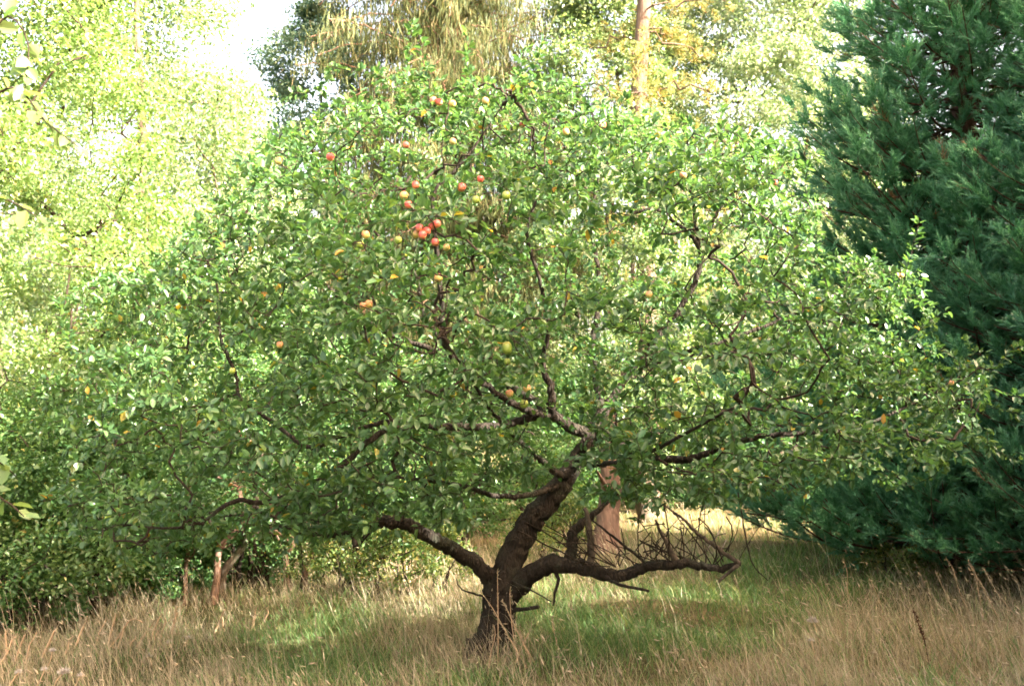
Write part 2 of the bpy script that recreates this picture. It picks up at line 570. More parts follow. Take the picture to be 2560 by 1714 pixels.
def crown_obj(V, F1, TV, TQ, lmat, bmat, root):
    o = mesh_obj('crown', np.vstack([V, TV]), (F1 if isinstance(F1, list) else [F1]) + [TQ + len(V)], 0, lmat, root)
    o.data.materials.append(bmat)
    n = len(o.data.polygons)
    mi = np.zeros(n, np.int32); mi[n - len(TQ):] = 1
    o.data.polygons.foreach_set('material_index', mi)
    return tag(o, kind='stuff')


def at(px, Y):
    return ((px - 1280) / F * Y, Y)


# ------------------------------------------------------------------ conifers
def make_conifer(name, base, H, Rb, nbr, seed, label, sp_len=0.25, group=None, zlow=0.6):
    rng = np.random.default_rng(seed)
    root = empty(name, (base[0], base[1], float(gh(*base)) - 0.03))
    tag(root, label, 'conifer', group)
    pts = [(0, 0, -0.05), (0.02, 0, 0.6), (0, 0.03, H * 0.4), (0, 0, H * 0.75), (0, 0, H)]
    tube_obj('trunk', pts, [0.34, 0.25, 0.18, 0.09, 0.01], M['red_bark'], root, 12, 0.2, rng, 0.05)
    bp_, bax, bl, BV, BQ, off = [], [], [], [], [], 0
    segA, segB, segR = [], [], []
    for i in range(nbr):
        f = ((i + rng.uniform(0, 1)) / nbr) ** 1.1
        z = zlow + (H - zlow - 0.15) * f
        Lb = (Rb * (1 - f) ** 0.8 + 0.15) * rng.uniform(0.62, 1.15)
        a = rng.uniform(0, 2 * math.pi)
        o2 = np.array([math.cos(a), math.sin(a), 0])
        side = np.array([-math.sin(a), math.cos(a), 0])
        droop = rng.uniform(0.10, 0.34) * (1 - f * 0.8)
        n = max(4, int(Lb / 0.14))
        s = np.linspace(0, 1, n)
        rise = f * 0.22
        sway = rng.normal() * 0.14
        path = np.array([0, 0, z]) + o2 * (s * Lb)[:, None] + side * (sway * Lb * s * s)[:, None]
        path[:, 2] += Lb * (-droop * np.sin(s * math.pi * 0.80) * 1.25 + rise * s + 0.16 * s ** 3)
        mz = path[:, 2].min(); low_ = min(z, rng.uniform(0.2, 0.75))
        if mz < low_:
            path[:, 2] = z + (path[:, 2] - z) * (z - low_) / (z - mz)
        segA.append(path[:-1]); segB.append(path[1:]); segR.append(0.004 + 0.028 * (1 - s[:-1]) * (Lb / Rb))
        tan = unit(np.gradient(path, axis=0))
        # foliage brushes: along the outer part and on side shoots
        for j in range(n):
            if s[j] < 0.22 and rng.uniform() < 0.75:
                continue
            # a hand of brushes at the end of a short side shoot
            sd = side * rng.choice((-1, 1))
            ax = tan[j] * rng.uniform(0.4, 1.1) + sd * rng.uniform(0.0, 1.1) + np.array([0, 0, rng.uniform(-0.1, 0.5)])
            ax = ax / np.linalg.norm(ax)
            reach = rng.uniform(0, 0.45) * (1.2 - 0.75 * s[j]) * min(1.0, Lb / 1.4)
            b = path[j] + ax * reach
            segA.append(path[j][None]); segB.append(b[None]); segR.append(np.array([0.004]))
            fs_ = rng.uniform(0.75, 1.3)
            for _ in range(rng.integers(4, 7)):
                a2 = ax * 0.8 + np.array([0, 0, 0.35]) + o2 * 0.2 + rng.normal(size=3) * 0.34
                bp_.append(b + rng.normal(size=3) * 0.02); bax.append(a2); bl.append(sp_len * fs_ * rng.uniform(0.7, 1.15))
    # leader
    for j in range(40):
        b = np.array([0, 0, H - rng.uniform(0, 0.9)]); bp_.append(b); bax.append(np.array([rng.normal() * 0.5, rng.normal() * 0.5, 1])); bl.append(sp_len)
    B = np.array(bp_); AX = unit(np.array(bax)); BL = np.array(bl)
    m = len(B); K = 36
    sidx = np.repeat(np.arange(m), K)
    sfrac = rng.uniform(0, 1, m * K) ** 0.9
    ax = AX[sidx]
    pr = rand_unit(rng, m * K); pr = unit(pr - ax * (pr * ax).sum(1, keepdims=True))
    th = rng.uniform(0.25, 0.8, m * K)
    d = ax * np.cos(th)[:, None] + pr * np.sin(th)[:, None]
    p0 = B[sidx] + ax * (sfrac * BL[sidx])[:, None]
    ln = BL[sidx] * rng.uniform(0.26, 0.48, m * K) * (1.1 - 0.4 * sfrac)
    w = unit(np.cross(d, rand_unit(rng, m * K))) * (rng.uniform(0.0045, 0.0075, m * K))[:, None]
    V = np.stack([p0 - w, p0 + w, p0 + d * ln[:, None]], 1).reshape(-1, 3)
    V[:, 2] = np.maximum(V[:, 2], 0.04)
    CV = V
    tint = np.clip(rng.uniform(0, 0.6, m)[sidx] + 0.4 * sfrac, 0.03, 1); tint[rng.uniform(0, 1, m)[sidx] < 0.006] = 0.0
    A_ = np.vstack(segA); B_ = np.vstack(segB); r_ = np.concatenate(segR)
    NN = np.vstack([A_, B_]); par = np.concatenate([np.full(len(A_), -1), np.arange(len(A_))])
    V, q = twigs_geom(NN, par, np.concatenate([r_, r_ * 0.9]), np.arange(len(A_), len(NN)))
    co = crown_obj(CV, np.arange(len(CV)).reshape(-1, 3), V, q, M['sequoia'], M['red_bark'], root)
    ta = co.data.attributes.new('tint', 'FLOAT', 'POINT')
    ta.data.foreach_set('value', np.concatenate([np.repeat(tint, 3), np.zeros(len(V))]).astype(np.float32))
    return root


con = make_conifer('sequoia_tree', at(2440, 12.6), 10.4, 2.95, 640, 5, 'tall blue-green conifer with feathery brushes behind the outer twig tips of the apple tree', group='dark conifer stand')
con2 = copy_tree(con)
con2.location = (6.35, 10.4, float(gh(6.35, 10.4)) - 0.03); con2.rotation_euler = (0, 0, 2.4); con2.scale = (0.82, 0.82, 0.78)
con2['label'] = 'shorter conifer standing in front of the tall blue-green conifer'
# the rest of the stand: out of frame to the right, it shades the meadow
for (x, y, s, rz) in ((4.75, -1.5, 0.86, 1.0), (5.7, 0.0, 0.94, 4.0), (6.65, 1.5, 0.95, 5.2), (7.6, 3.0, 0.74, 3.0), (8.75, 4.5, 0.70, 0.3), (10.2, 7.2, 1.05, 2.2), (12.2, 8.4, 1.3, 3.3)):
    c = copy_tree(con)
    c.location = (x, y, float(gh(x, y)) - 0.03); c.rotation_euler = (0, 0, rz); c.scale = (s * 1.1, s * 1.1, s); c['group'] = 'conifers shading the meadow'
    c['label'] = 'conifer of the stand that shades the meadow'

# ------------------------------------------------------------------ background trees
make_tree('hazel_tree', at(20, 9.9), 7.4, 0.4, 1.75, 1.9, 260, 82000, 0.052, M['hazel_leaf'], M['twig'], 11, 0.07,
          'dense yellow-green hazel behind the dry stalks, leaved down to the grass', stems=5, clump=0.46, shape=0.75, surf=0.2)
make_tree('birch_tree', at(330, 14.2), 11.0, 1.2, 1.55, 1.6, 190, 52000, 0.062, M['birch_leaf'], M['grey_bark'], 12, 0.13,
          'tall slender tree with dark trunk and small light leaves behind the hazel', clump=0.48, shape=0.75, hang=0.12)
make_tree('willow_tree', at(560, 18.0), 8.6, 1.0, 1.6, 1.5, 170, 50000, 0.08, M['pale_leaf'], M['grey_bark'], 13, 0.12,
          'bleached pale-leaved tree sloping down below the open sky', clump=0.5, hang=0.2, off=(-0.5, 0))
make_tree('alder_tree', at(790, 27), 13.2, 2.0, 2.3, 2.0, 150, 42000, 0.11, M['teal_leaf'], M['grey_bark'], 14, 0.18,
          'bluish dark green tree with ragged edge against the white sky', clump=0.62)
make_tree('oak_tree', at(1545, 24.5), 13.4, 1.0, 2.9, 2.0, 260, 72000, 0.10, M['oak_leaf'], M['grey_bark'], 15, 0.20,
          'sunlit light green tree around the bare pine trunk', clump=0.62, surf=0.3)
make_tree('maple_tree', at(1960, 24), 16.5, 1.2, 2.9, 2.3, 360, 100000, 0.10, M['pale_leaf'], M['grey_bark'], 16, 0.20,
          'large pale sunlit tree between the pine and the dark conifers', clump=0.62, shape=0.8, surf=0.1, trunk_top=0.4)


make_tree('young_oak', at(1610, 18.8), 7.6, 0.8, 1.7, 1.3, 110, 30000, 0.075, M['oak_leaf'], M['grey_bark'], 17, 0.10,
          'young light green tree in front of the lower pine trunk', clump=0.48, surf=0.1)


def make_weeping(base, H, Rb, seed):
    rng = np.random.default_rng(seed)
    root = empty('weeping_cypress', (base[0], base[1], float(gh(*base)) - 0.03))
    tag(root, 'drooping olive-brown conifer with hanging foliage rising above the apple tree', 'conifer')
    tube_obj('trunk', [(0, 0, -0.05), (0.1, 0, H * 0.3), (0.0, 0.1, H * 0.7), (0, 0, H)], [0.35, 0.28, 0.17, 0.03], M['pink_bark'], root, 12, 0.3, rng, 0.05)
    pos = []; ln = []; segs = []
    for i in range(520):
        f = rng.uniform(0.12, 0.8)
        z = H * f
        Lb = (Rb * (1 - f) ** 0.6 + 0.3) * rng.uniform(0.6, 1.1)
        a = rng.uniform(0, 2 * math.pi)
        o2 = np.array([math.cos(a), math.sin(a), 0])
        n = max(4, int(Lb / 0.18)); s = np.linspace(0, 1, n)
        path = np.array([0, 0, z]) + o2 * (s * Lb)[:, None] + rng.normal(size=(n, 3)) * 0.03
        path[:, 2] += Lb * (rng.uniform(0.05, 0.45) * s - rng.uniform(0.2, 0.6) * s * s)
        segs.append(path)
        for j in range(1, n):
            k = 20
            pos.append(path[j] + rng.normal(size=(k, 3)) * np.array([0.20, 0.20, 0.16])); ln.append(rng.uniform(0.10, 0.42, k))
    pos = np.vstack(pos); ln = np.concatenate(ln); m = len(pos)
    a = rng.uniform(0, 2 * math.pi, m); w = np.stack([np.cos(a), np.sin(a), 0 * a], -1) * rng.uniform(0.008, 0.018, m)[:, None]
    sw = rng.normal(size=(m, 3)) * 0.05; sw[:, 2] = 0
    mid = pos + sw * 0.6 + np.array([0, 0, -1.0]) * (ln * 0.5)[:, None]
    end = pos + sw * 1.6 + np.array([0, 0, -1.0]) * ln[:, None]
    V = np.stack([pos - w * .4, pos + w * .4, mid + w, mid - w, end], 1).reshape(-1, 3)
    b = (np.arange(m) * 5)[:, None]
    CV = V; CF = [b + np.array([[0, 1, 2, 3]]), b + np.array([[3, 2, 4]])]
    A_ = np.vstack([s[:-1] for s in segs]); B_ = np.vstack([s[1:] for s in segs])
    NN = np.vstack([A_, B_]); par = np.concatenate([np.full(len(A_), -1), np.arange(len(A_))])
    V, q = twigs_geom(NN, par, np.full(len(NN), 0.016), np.arange(len(A_), len(NN)))
    crown_obj(CV, CF, V, q, M['weeping'], M['pink_bark'], root)
    return root


make_weeping(at(1130, 26), 25, 4.9, 21)


def make_pine(base, H, seed):
    rng = np.random.default_rng(seed)
    root = empty('pine_tree', (base[0], base[1], float(gh(*base)) - 0.03))
    tag(root, 'pine with bare pinkish trunk and thin orange-tinged needles', 'pine')
    tube_obj('trunk', [(-0.1, 0, -0.05), (0, 0, H * 0.3), (-0.12, 0.1, H * 0.55), (0.12, 0, H * 0.8), (0.1, 0, H)], [0.30, 0.21, 0.16, 0.13, 0.03], M['pine_bark'], root, 12, 0.3, rng, 0.05)
    B = []; AX = []; segs = []
    for i in range(46):
        f = rng.uniform(0.3, 1); z = H * f
        Lb = rng.uniform(0.8, 2.3) * (1.25 - 0.6 * f); a = rng.uniform(0, 2 * math.pi)
        o2 = np.array([math.cos(a), math.sin(a), 0])
        n = 8; s = np.linspace(0, 1, n)
        path = np.array([0, 0, z]) + o2 * (s * Lb)[:, None] + rng.normal(size=(n, 3)) * 0.05
        path[:, 2] += Lb * (0.05 * s - 0.15 * s * s)
        segs.append(path)
        for j in range(3, n):
            for _ in range(7):
                B.append(path[j] + rng.normal(size=3) * 0.16); AX.append(o2 * 0.6 + rng.normal(size=3) * 0.6 + np.array([0, 0, 0.3]))
    B = np.array(B); AX = unit(np.array(AX)); m = len(B); K = 22
    si = np.repeat(np.arange(m), K)
    d = unit(AX[si] * 0.8 + rand_unit(rng, m * K))
    w = unit(np.cross(d, rand_unit(rng, m * K))) * 0.008
    p0 = B[si] + AX[si] * rng.uniform(0, 0.12, (m * K, 1))
    V = np.stack([p0 - w, p0 + w, p0 + d * rng.uniform(0.10, 0.2, (m * K, 1))], 1).reshape(-1, 3)
    CV = V
    A_ = np.vstack([s[:-1] for s in segs]); B_ = np.vstack([s[1:] for s in segs])
    NN = np.vstack([A_, B_]); par = np.concatenate([np.full(len(A_), -1), np.arange(len(A_))])
    V, q = twigs_geom(NN, par, np.full(len(NN), 0.018), np.arange(len(A_), len(NN)))
    crown_obj(CV, np.arange(len(CV)).reshape(-1, 3), V, q, M['pine_needle'], M['pine_bark'], root)


make_pine(at(1622, 20.5), 15.0, 31)

# far wood: trees that close the view behind
far0 = make_tree('far_tree', (-9, 33), 9.5, 0.4, 3.0, 2.4, 110, 24000, 0.13, M['oak_leaf'], M['grey_bark'], 41, 0.22,
                 'tree of the far wood seen through gaps between nearer trees', group='trees of the far wood', clump=0.85, surf=0.2)
for i, (x, y, s, rz) in enumerate(((-15, 30, 1.1, 1), (-3.6, 31, 0.88, 2), (1.2, 34, 1.0, 3), (5.6, 33, 0.95, 4), (10.4, 31, 1.0, 5), (15.5, 29, 1.15, 0.5), (20, 24, 1.2, 2.6), (-10.5, 20, 0.9, 4.4), (-6.8, 24, 0.8, 0.2), (8.7, 28, 1.2, 1.4))):
    c = copy_tree(far0); c.location = (x, y, float(gh(x, y)) - 0.03); c.rotation_euler = (0, 0, rz); c.scale = (s, s, s)

# thicket of shrubs behind the apple tree
shr = make_tree('shrub', at(640, 11.6), 2.5, 0.25, 0.95, 0.8, 60, 15000, 0.05, M['shrub_leaf'], M['twig'], 51, 0.07,
                'leafy shrub around the two crossing trunks of the thicket', 'shrub', 'thicket shrubs', stems=4, clump=0.3, surf=0.05)
SHL = ['low shrub under the yellow-green hazel beside the dry stalks', 'shady shrub between the hazel and the thin pale trunk', 'shrub right behind the thin pale trunk of the thicket',
       'shrub around the dark upright trunk behind the lowest bough', 'shrub behind the bundle of bare bleached stems', 'shrub seen past the apple trunk on its forked side',
       'shrub seen under the leaning main trunk of the apple tree', 'shrub just behind the thick pink-barked trunk', 'far shrub seen above the dead twigs of the dead-twigged low limb',
       'far shrub at the end of the sunny meadow strip', 'far shrub beside the dark trunk at the meadow end', 'far shrub partly covered by the conifer skirt',
       'shrub behind the dark conifers', 'tall shrub behind the two crossing trunks', 'tall shrub behind the slender light-leaved tree foot', 'shady shrub in front of the hazel foot among dry stalks', 'shady shrub under the lowest bough of the apple tree', 'shady shrub beside the thin pale trunk of the thicket', 'low shrub at the foot of the two crossing trunks']
for i, (px, y, s, rz, sz) in enumerate(((120, 10.3, 0.95, 1.0, 0.85), (330, 10.9, 1.0, 2.0, 0.9), (480, 12.0, 1.1, 3.0, 1.1), (830, 12.9, 1.15, 4.0, 1.15), (960, 14.2, 1.2, 5.0, 1.1),
                                        (1130, 15.2, 1.2, 0.7, 1.1), (1290, 17.0, 1.3, 1.7, 1.05), (1420, 19.0, 1.4, 3.7, 1.1), (1600, 21.5, 1.5, 2.9, 1.0), (1800, 22.5, 1.5, 5.5, 1.0),
                                        (2010, 22.5, 1.6, 0.2, 0.9), (2200, 21, 1.6, 4.6, 1.0), (2450, 19, 1.7, 2.2, 1.2), (700, 14.5, 1.4, 1.3, 1.5), (420, 14.5, 1.4, 0.3, 1.6), (60, 9.3, 0.85, 2.7, 0.75), (235, 9.9, 0.9, 5.9, 0.8), (400, 10.8, 0.8, 1.9, 0.72), (620, 11.4, 0.9, 0.9, 0.8))):
    c = copy_tree(shr); c['label'] = SHL[i]; p = at(px, y); c.location = (p[0], p[1], float(gh(*p)) - 0.03); c.rotation_euler = (0, 0, rz); c.scale = (s, s, sz)

# ------------------------------------------------------------------ the apple tree
rngA = np.random.default_rng(77)
AY = 7.8
TB = P(1236, 1625, AY)
abase = np.array([TB[0], AY, float(gh(TB[0], AY))])
apple_tree = empty('apple_tree', tuple(abase))
tag(apple_tree, 'old spreading apple tree with leaning forked trunk standing in the grass', 'apple tree')
skel = []; skel_par = []


def limb(name, pts, mat='apple_bark', sides=10, rough=0.05, use=True, skip=0.0):
    """pts: (px, py, depth, width in px)"""
    pts = np.array(pts, float)
    w = P(pts[:, 0], pts[:, 1], pts[:, 2])
    r = pts[:, 3] * pts[:, 2] / F / 2
    p, rr = catmull(w, r, 0.035)
    # small crooks
    if len(p) > 4:
        j = rngA.normal(size=p.shape) * np.minimum(rr, 0.03)[:, None] * 0.22
        j[0] = 0; p = p + j
    V, q, t = tube(p - abase, rr, sides, rngA, rough)
    o = mesh_obj(name, V, [q, t], 0, M[mat], apple_tree, smooth=True)
    if use:
        k = int(len(p) * skip)
        for x in p[k:]:
            skel.append(x); skel_par.append(-1)
    return p


Y0 = AY
limb('trunk', [(1228, 1650, Y0, 150), (1236, 1605, Y0, 104), (1244, 1560, Y0, 86), (1250, 1510, Y0, 80), (1257, 1462, Y0, 82), (1276, 1399, Y0, 66),
               (1306, 1339, Y0, 60), (1344, 1284, Y0, 57), (1378, 1241, Y0 + .02, 56), (1412, 1200, Y0 + .05, 48), (1440, 1150, Y0 + .1, 40), (1475, 1100, Y0 + .1, 36), (1487, 1060, Y0 + .1, 34)], sides=26, rough=0.10, skip=0.65)
limb('limb', [(1262, 1490, Y0, 60), (1297, 1462, Y0 - .05, 52), (1327, 1434, Y0 - .1, 47), (1370, 1412, Y0 - .15, 46), (1412, 1410, Y0 - .2, 42), (1468, 1420, Y0 - .25, 38), (1519, 1437, Y0 - .3, 32), (1566, 1436, Y0 - .3, 28),
              (1617, 1419, Y0 - .35, 24), (1690, 1409, Y0 - .4, 23), (1754, 1414, Y0 - .45, 17), (1805, 1420, Y0 - .45, 15), (1850, 1408, Y0 - .5, 12)], sides=18, rough=0.11, use=False)
limb('limb', [(1245, 1480, Y0, 50), (1225, 1450, Y0 - .02, 38), (1199, 1416, Y0 - .1, 36), (1139, 1373, Y0 - .2, 34), (1071, 1339, Y0 - .35, 34), (1011, 1309, Y0 - .4, 30), (950, 1303, Y0 - .35, 26), (880, 1325, Y0 - .2, 18), (790, 1335, Y0 - 0.1, 12), (690, 1310, Y0, 8)], sides=18, rough=0.10, skip=0.5)
# upper scaffold
limb('limb', [(1487, 1090, Y0 + .1, 32), (1450, 1078, Y0 + .1, 30), (1421, 1066, Y0 + .05, 30), (1391, 1042, Y0, 28), (1375, 1024, Y0 - .05, 25), (1379, 995, Y0 - .1, 21), (1374, 960, Y0 - .1, 18), (1355, 910, Y0 - .1, 15), (1370, 820, Y0 - .2, 12), (1350, 700, Y0 - .2, 10), (1317, 585, Y0 - .2, 9), (1339, 503, Y0 - .2, 7)], rough=0.06)
limb('limb', [(1385, 1035, Y0, 24), (1345, 1036, Y0 - .1, 20), (1272, 1003, Y0 - .2, 18), (1230, 973, Y0 - .3, 16), (1160, 920, Y0 - .4, 15), (1115, 863, Y0 - .5, 15), (1104, 754, Y0 - .6, 14), (1098, 688, Y0 - .65, 13), (1088, 600, Y0 - .7, 11), (1082, 514, Y0 - .7, 10), (1093, 470, Y0 - .7, 9), (1158, 404, Y0 - .7, 7), (1213, 328, Y0 - .7, 5), (1257, 262, Y0 - .7, 4)], rough=0.05)
limb('limb', [(1345, 1036, Y0 - .05, 22), (1265, 1060, Y0 - .1, 20), (1191, 1065, Y0 - .2, 20), (1086, 1067, Y0 - .3, 17), (1005, 1051, Y0 - .4, 17), (953, 1082, Y0 - .5, 16), (896, 1125, Y0 - .6, 15), (840, 1177, Y0 - .7, 14), (760, 1215, Y0 - .8, 13), (667, 1255, Y0 - .9, 13), (600, 1249, Y0 - 1.0, 12), (555, 1268, Y0 - 1.05, 11), (507, 1303, Y0 - 1.1, 8), (420, 1320, Y0 - 1.2, 6), (300, 1310, Y0 - 1.2, 4)], rough=0.05)
limb('limb', [(1005, 1051, Y0 - .4, 14), (930, 1062, Y0 - .45, 12), (833, 1097, Y0 - .5, 12), (770, 1118, Y0 - .5, 11), (690, 1060, Y0 - .4, 10), (602, 995, Y0 - .4, 10), (588, 929, Y0 - .4, 9), (557, 863, Y0 - .4, 9), (546, 787, Y0 - .4, 9), (540, 700, Y0 - .4, 6), (500, 620, Y0 - .4, 4)], rough=0.05)
limb('limb', [(1160, 920, Y0 - .4, 12), (1110, 860, Y0 - .2, 11), (1060, 790, Y0 - .1, 11), (1048, 730, Y0 - .1, 10), (1035, 680, Y0 - .1, 8), (960, 600, Y0, 7), (840, 500, Y0, 6), (800, 430, Y0, 4)], rough=0.05)
# right scaffold
limb('limb', [(1488, 1075, Y0 + .1, 28), (1540, 1100, Y0, 22), (1590, 1138, Y0 - .1, 21), (1655, 1145, Y0 - .2, 20), (1712, 1149, Y0 - .25, 19), (1800, 1120, Y0 - .3, 16), (1900, 1090, Y0 - .3, 14), (2030, 1080, Y0 - .3, 11), (2160, 1060, Y0 - .3, 8), (2300, 1000, Y0 - .2, 5), (2400, 940, Y0 - .2, 3)], rough=0.05)
limb('limb', [(1490, 1060, Y0 + .1, 26), (1540, 980, Y0 + .2, 20), (1600, 900, Y0 + .3, 17), (1680, 800, Y0 + .3, 15), (1740, 700, Y0 + .3, 14), (1751, 640, Y0 + .3, 13), (1744, 612, Y0 + .3, 12), (1719, 580, Y0 + .3, 10), (1681, 551, Y0 + .3, 9), (1649, 525, Y0 + .3, 8), (1598, 529, Y0 + .3, 7), (1563, 557, Y0 + .3, 4)], rough=0.05)
limb('limb', [(1749, 620, Y0 + .3, 10), (1738, 554, Y0 + .3, 9), (1732, 490, Y0 + .25, 9), (1712, 468, Y0 + .25, 5)], rough=0.05)
limb('limb', [(1745, 680, Y0 + .3, 11), (1770, 590, Y0 + .3, 9), (1789, 538, Y0 + .3, 9), (1821, 493, Y0 + .3, 8), (1853, 471, Y0 + .3, 6), (1894, 465, Y0 + .3, 4)], rough=0.05)
limb('limb', [(1600, 900, Y0 + .3, 14), (1700, 880, Y0 + .1, 12), (1820, 850, Y0, 11), (1950, 800, Y0, 9), (2080, 740, Y0, 7), (2200, 690, Y0 + .1, 5)], rough=0.05)
limb('limb', [(1487, 1080, Y0 + .1, 24), (1500, 1000, Y0 + .6, 20), (1480, 880, Y0 + 1.0, 16), (1500, 720, Y0 + 1.3, 12), (1480, 560, Y0 + 1.4, 9), (1500, 420, Y0 + 1.4, 6)], rough=0.05)
limb('limb', [(1391, 1042, Y0, 22), (1300, 980, Y0 + .6, 18), (1150, 900, Y0 + 1.0, 15), (950, 820, Y0 + 1.3, 12), (800, 700, Y0 + 1.4, 9), (700, 600, Y0 + 1.4, 5)], rough=0.05)
limb('limb', [(1400, 1210, Y0, 24), (1330, 1236, Y0 - .3, 14), (1245, 1240, Y0 - .6, 13), (1160, 1215, Y0 - 1.0, 11), (1060, 1200, Y0 - 1.4, 9), (960, 1190, Y0 - 1.7, 5)], rough=0.05)
limb('limb', [(1440, 1150, Y0 + .1, 22), (1510, 1160, Y0 - .5, 14), (1600, 1140, Y0 - 1.0, 11), (1720, 1080, Y0 - 1.4, 8), (1850, 1010, Y0 - 1.6, 5)], rough=0.05)
limb('limb', [(1412, 1195, Y0, 20), (1330, 1130, Y0 - .6, 13), (1240, 1040, Y0 - 1.1, 10), (1180, 950, Y0 - 1.4, 8), (1120, 860, Y0 - 1.6, 5)], rough=0.05)
# stubs and dead wood on the dead-twigged low limb
limb('stub', [(1420, 1415, Y0 - .2, 34), (1428, 1370, Y0 - .2, 27), (1432, 1335, Y0 - .2, 26), (1455, 1308, Y0 - .15, 22), (1490, 1280, Y0 - .1, 14), (1530, 1240, Y0, 9)], use=False)
limb('stub', [(1480, 1425, Y0 - .25, 22), (1478, 1370, Y0 - .25, 19), (1472, 1310, Y0 - .25, 16), (1462, 1270, Y0 - .2, 10)], 'dead_wood', use=False)
limb('stub', [(1692, 1408, Y0 - .4, 18), (1672, 1365, Y0 - .4, 13), (1654, 1335, Y0 - .4, 9), (1640, 1300, Y0 - .4, 6)], 'dead_wood', use=False)
limb('dead_branch', [(1849, 1407, Y0 - .5, 12), (1780, 1360, Y0 - .45, 11), (1737, 1326, Y0 - .4, 9), (1700, 1290, Y0 - .4, 6), (1660, 1262, Y0 - .35, 4)], 'dead_wood', use=False)
limb('dead_branch', [(1846, 1412, Y0 - .5, 11), (1815, 1436, Y0 - .5, 8), (1797, 1453, Y0 - .5, 6)], 'dead_wood', use=False)
limb('dead_branch', [(1500, 1430, Y0 - .27, 14), (1530, 1452, Y0 - .4, 9), (1560, 1464, Y0 - .5, 8), (1622, 1476, Y0 - .6, 7)], use=False)
limb('dead_branch', [(1255, 1522, Y0 - .09, 14), (1300, 1522, Y0 - .2, 10), (1345, 1517, Y0 - .3, 9)], use=False)
limb('dead_branch', [(1390, 1430, Y0 - .17, 12), (1397, 1448, Y0 - .2, 9), (1388, 1480, Y0 - .2, 7), (1384, 1512, Y0 - .2, 4)], use=False)
limb('dead_branch', [(1226, 1492, Y0 - .09, 6), (1180, 1482, Y0 - .3, 5), (1150, 1468, Y0 - .4, 3), (1140, 1445, Y0 - .4, 2)], use=False)
limb('dead_branch', [(1620, 1412, Y0 - .35, 8), (1560, 1362, Y0 - .3, 7), (1510, 1322, Y0 - .25, 6), (1480, 1300, Y0 - .25, 4)], use=False)
limb('dead_branch', [(1845, 1230, Y0 - .9, 4), (1862, 1330, Y0 - .9, 4), (1882, 1410, Y0 - .9, 3), (1920, 1450, Y0 - .9, 2)], use=False)
limb('dead_branch', [(1280, 1452, Y0 - .12, 6), (1330, 1475, Y0 - .3, 4), (1378, 1502, Y0 - .4, 3)], use=False)
# brittle dead twigs above the low limb
dt_n, dt_t = [], []
for i in range(46):
    px = rngA.uniform(1450, 1840); py = 1418 - rngA.uniform(0, 6)
    L = rngA.uniform(50, 190); a = rngA.uniform(-1.1, 0.9)
    y = Y0 - .3 + rngA.normal() * 0.12
    dt_n.append(P(px, py, y)); dt_t.append(P(px + L * math.sin(a) - 20, py - L * math.cos(a) * 0.9, y + rngA.normal() * 0.3))
dn = np.array(dt_n); dtt = np.array(dt_t)
NN = []; pp = []
for a, b in zip(dn, dtt):
    m = 6; s = np.linspace(0, 1, m)[:, None]
    mid = (a + b) / 2 + rngA.normal(size=3) * 0.06
    path = (1 - s) ** 2 * a + 2 * s * (1 - s) * mid + s * s * b + rngA.normal(size=(m, 3)) * 0.004
    k = len(NN)
    for i in range(m):
        NN.append(path[i]); pp.append(-1 if i == 0 else k + i - 1)
    for i in range(2, m):
        for _ in range(rngA.integers(0, 2)):
            NN.append(path[i] + rngA.normal(size=3) * 0.045); pp.append(k + i)
NN = np.array(NN); pp = np.array(pp)
tw_r = np.repeat(rngA.uniform(0.0028, 0.006, len(NN) // 4 + 1), 4)[:len(NN)]
idx = np.nonzero(pp >= 0)[0]
V, q = twigs_geom(NN, pp, tw_r, idx)
tag(mesh_obj('dead_twigs', V - abase, [q], 0, M['twig'], apple_tree), kind='stuff')

# crown outline (photo pixels) -> volume
OUT = np.array([(150, 740), (320, 660), (470, 560), (510, 480), (610, 400), (680, 330), (790, 300), (860, 240), (960, 220), (1010, 150), (1070, 190), (1120, 230), (1180, 190), (1290, 200), (1370, 170),
                (1430, 200), (1500, 270), (1640, 280), (1760, 310), (1900, 340), (1980, 430), (2040, 530), (2080, 640), (2180, 650), (2270, 640), (2300, 680), (2250, 770), (2290, 860), (2320, 930),
                (2420, 900), (2530, 900), (2480, 1000), (2420, 1100), (2320, 1200), (2200, 1260), (2060, 1220), (1960, 1250), (1850, 1190), (1700, 1235), (1560, 1250), (1470, 1200), (1420, 1130), (1340, 1160),
                (1270, 1230), (1180, 1330), (1060, 1300), (900, 1300), (800, 1330), (650, 1330), (500, 1370), (320, 1400), (140, 1340), (170, 1180), (110, 1000), (190, 860)], float)


def inside(px, py, poly):
    r = np.zeros(len(px), bool)
    n = len(poly)
    for i in range(n):
        x1, y1 = poly[i]; x2, y2 = poly[(i + 1) % n]
        c = ((y1 > py) != (y2 > py)) & (px < (x2 - x1) * (py - y1) / (y2 - y1 + 1e-9) + x1)
        r ^= c
    return r


def edge_dist(px, py, poly):
    d = np.full(len(px), 1e9)
    for i in range(len(poly)):
        a = poly[i]; b = poly[(i + 1) % len(poly)]
        ab = b - a
        t = np.clip(((px - a[0]) * ab[0] + (py - a[1]) * ab[1]) / (ab @ ab), 0, 1)
        d = np.minimum(d, np.hypot(px - a[0] - t * ab[0], py - a[1] - t * ab[1]))
    return d


NT = 1900
px = rngA.uniform(80, 2560, 26000); py = rngA.uniform(130, 1450, 26000)
ok = inside(px, py, OUT)
px, py = px[ok][:NT], py[ok][:NT]
e = np.clip(edge_dist(px, py, OUT) / 430, 0, 1)
half = 0.30 + 2.0 * np.sqrt(1 - (1 - e) ** 2)
u = rngA.uniform(-1, 1, len(px))
u = np.sign(u) * np.abs(u) ** 0.8
yy = AY - 0.1 + u * half
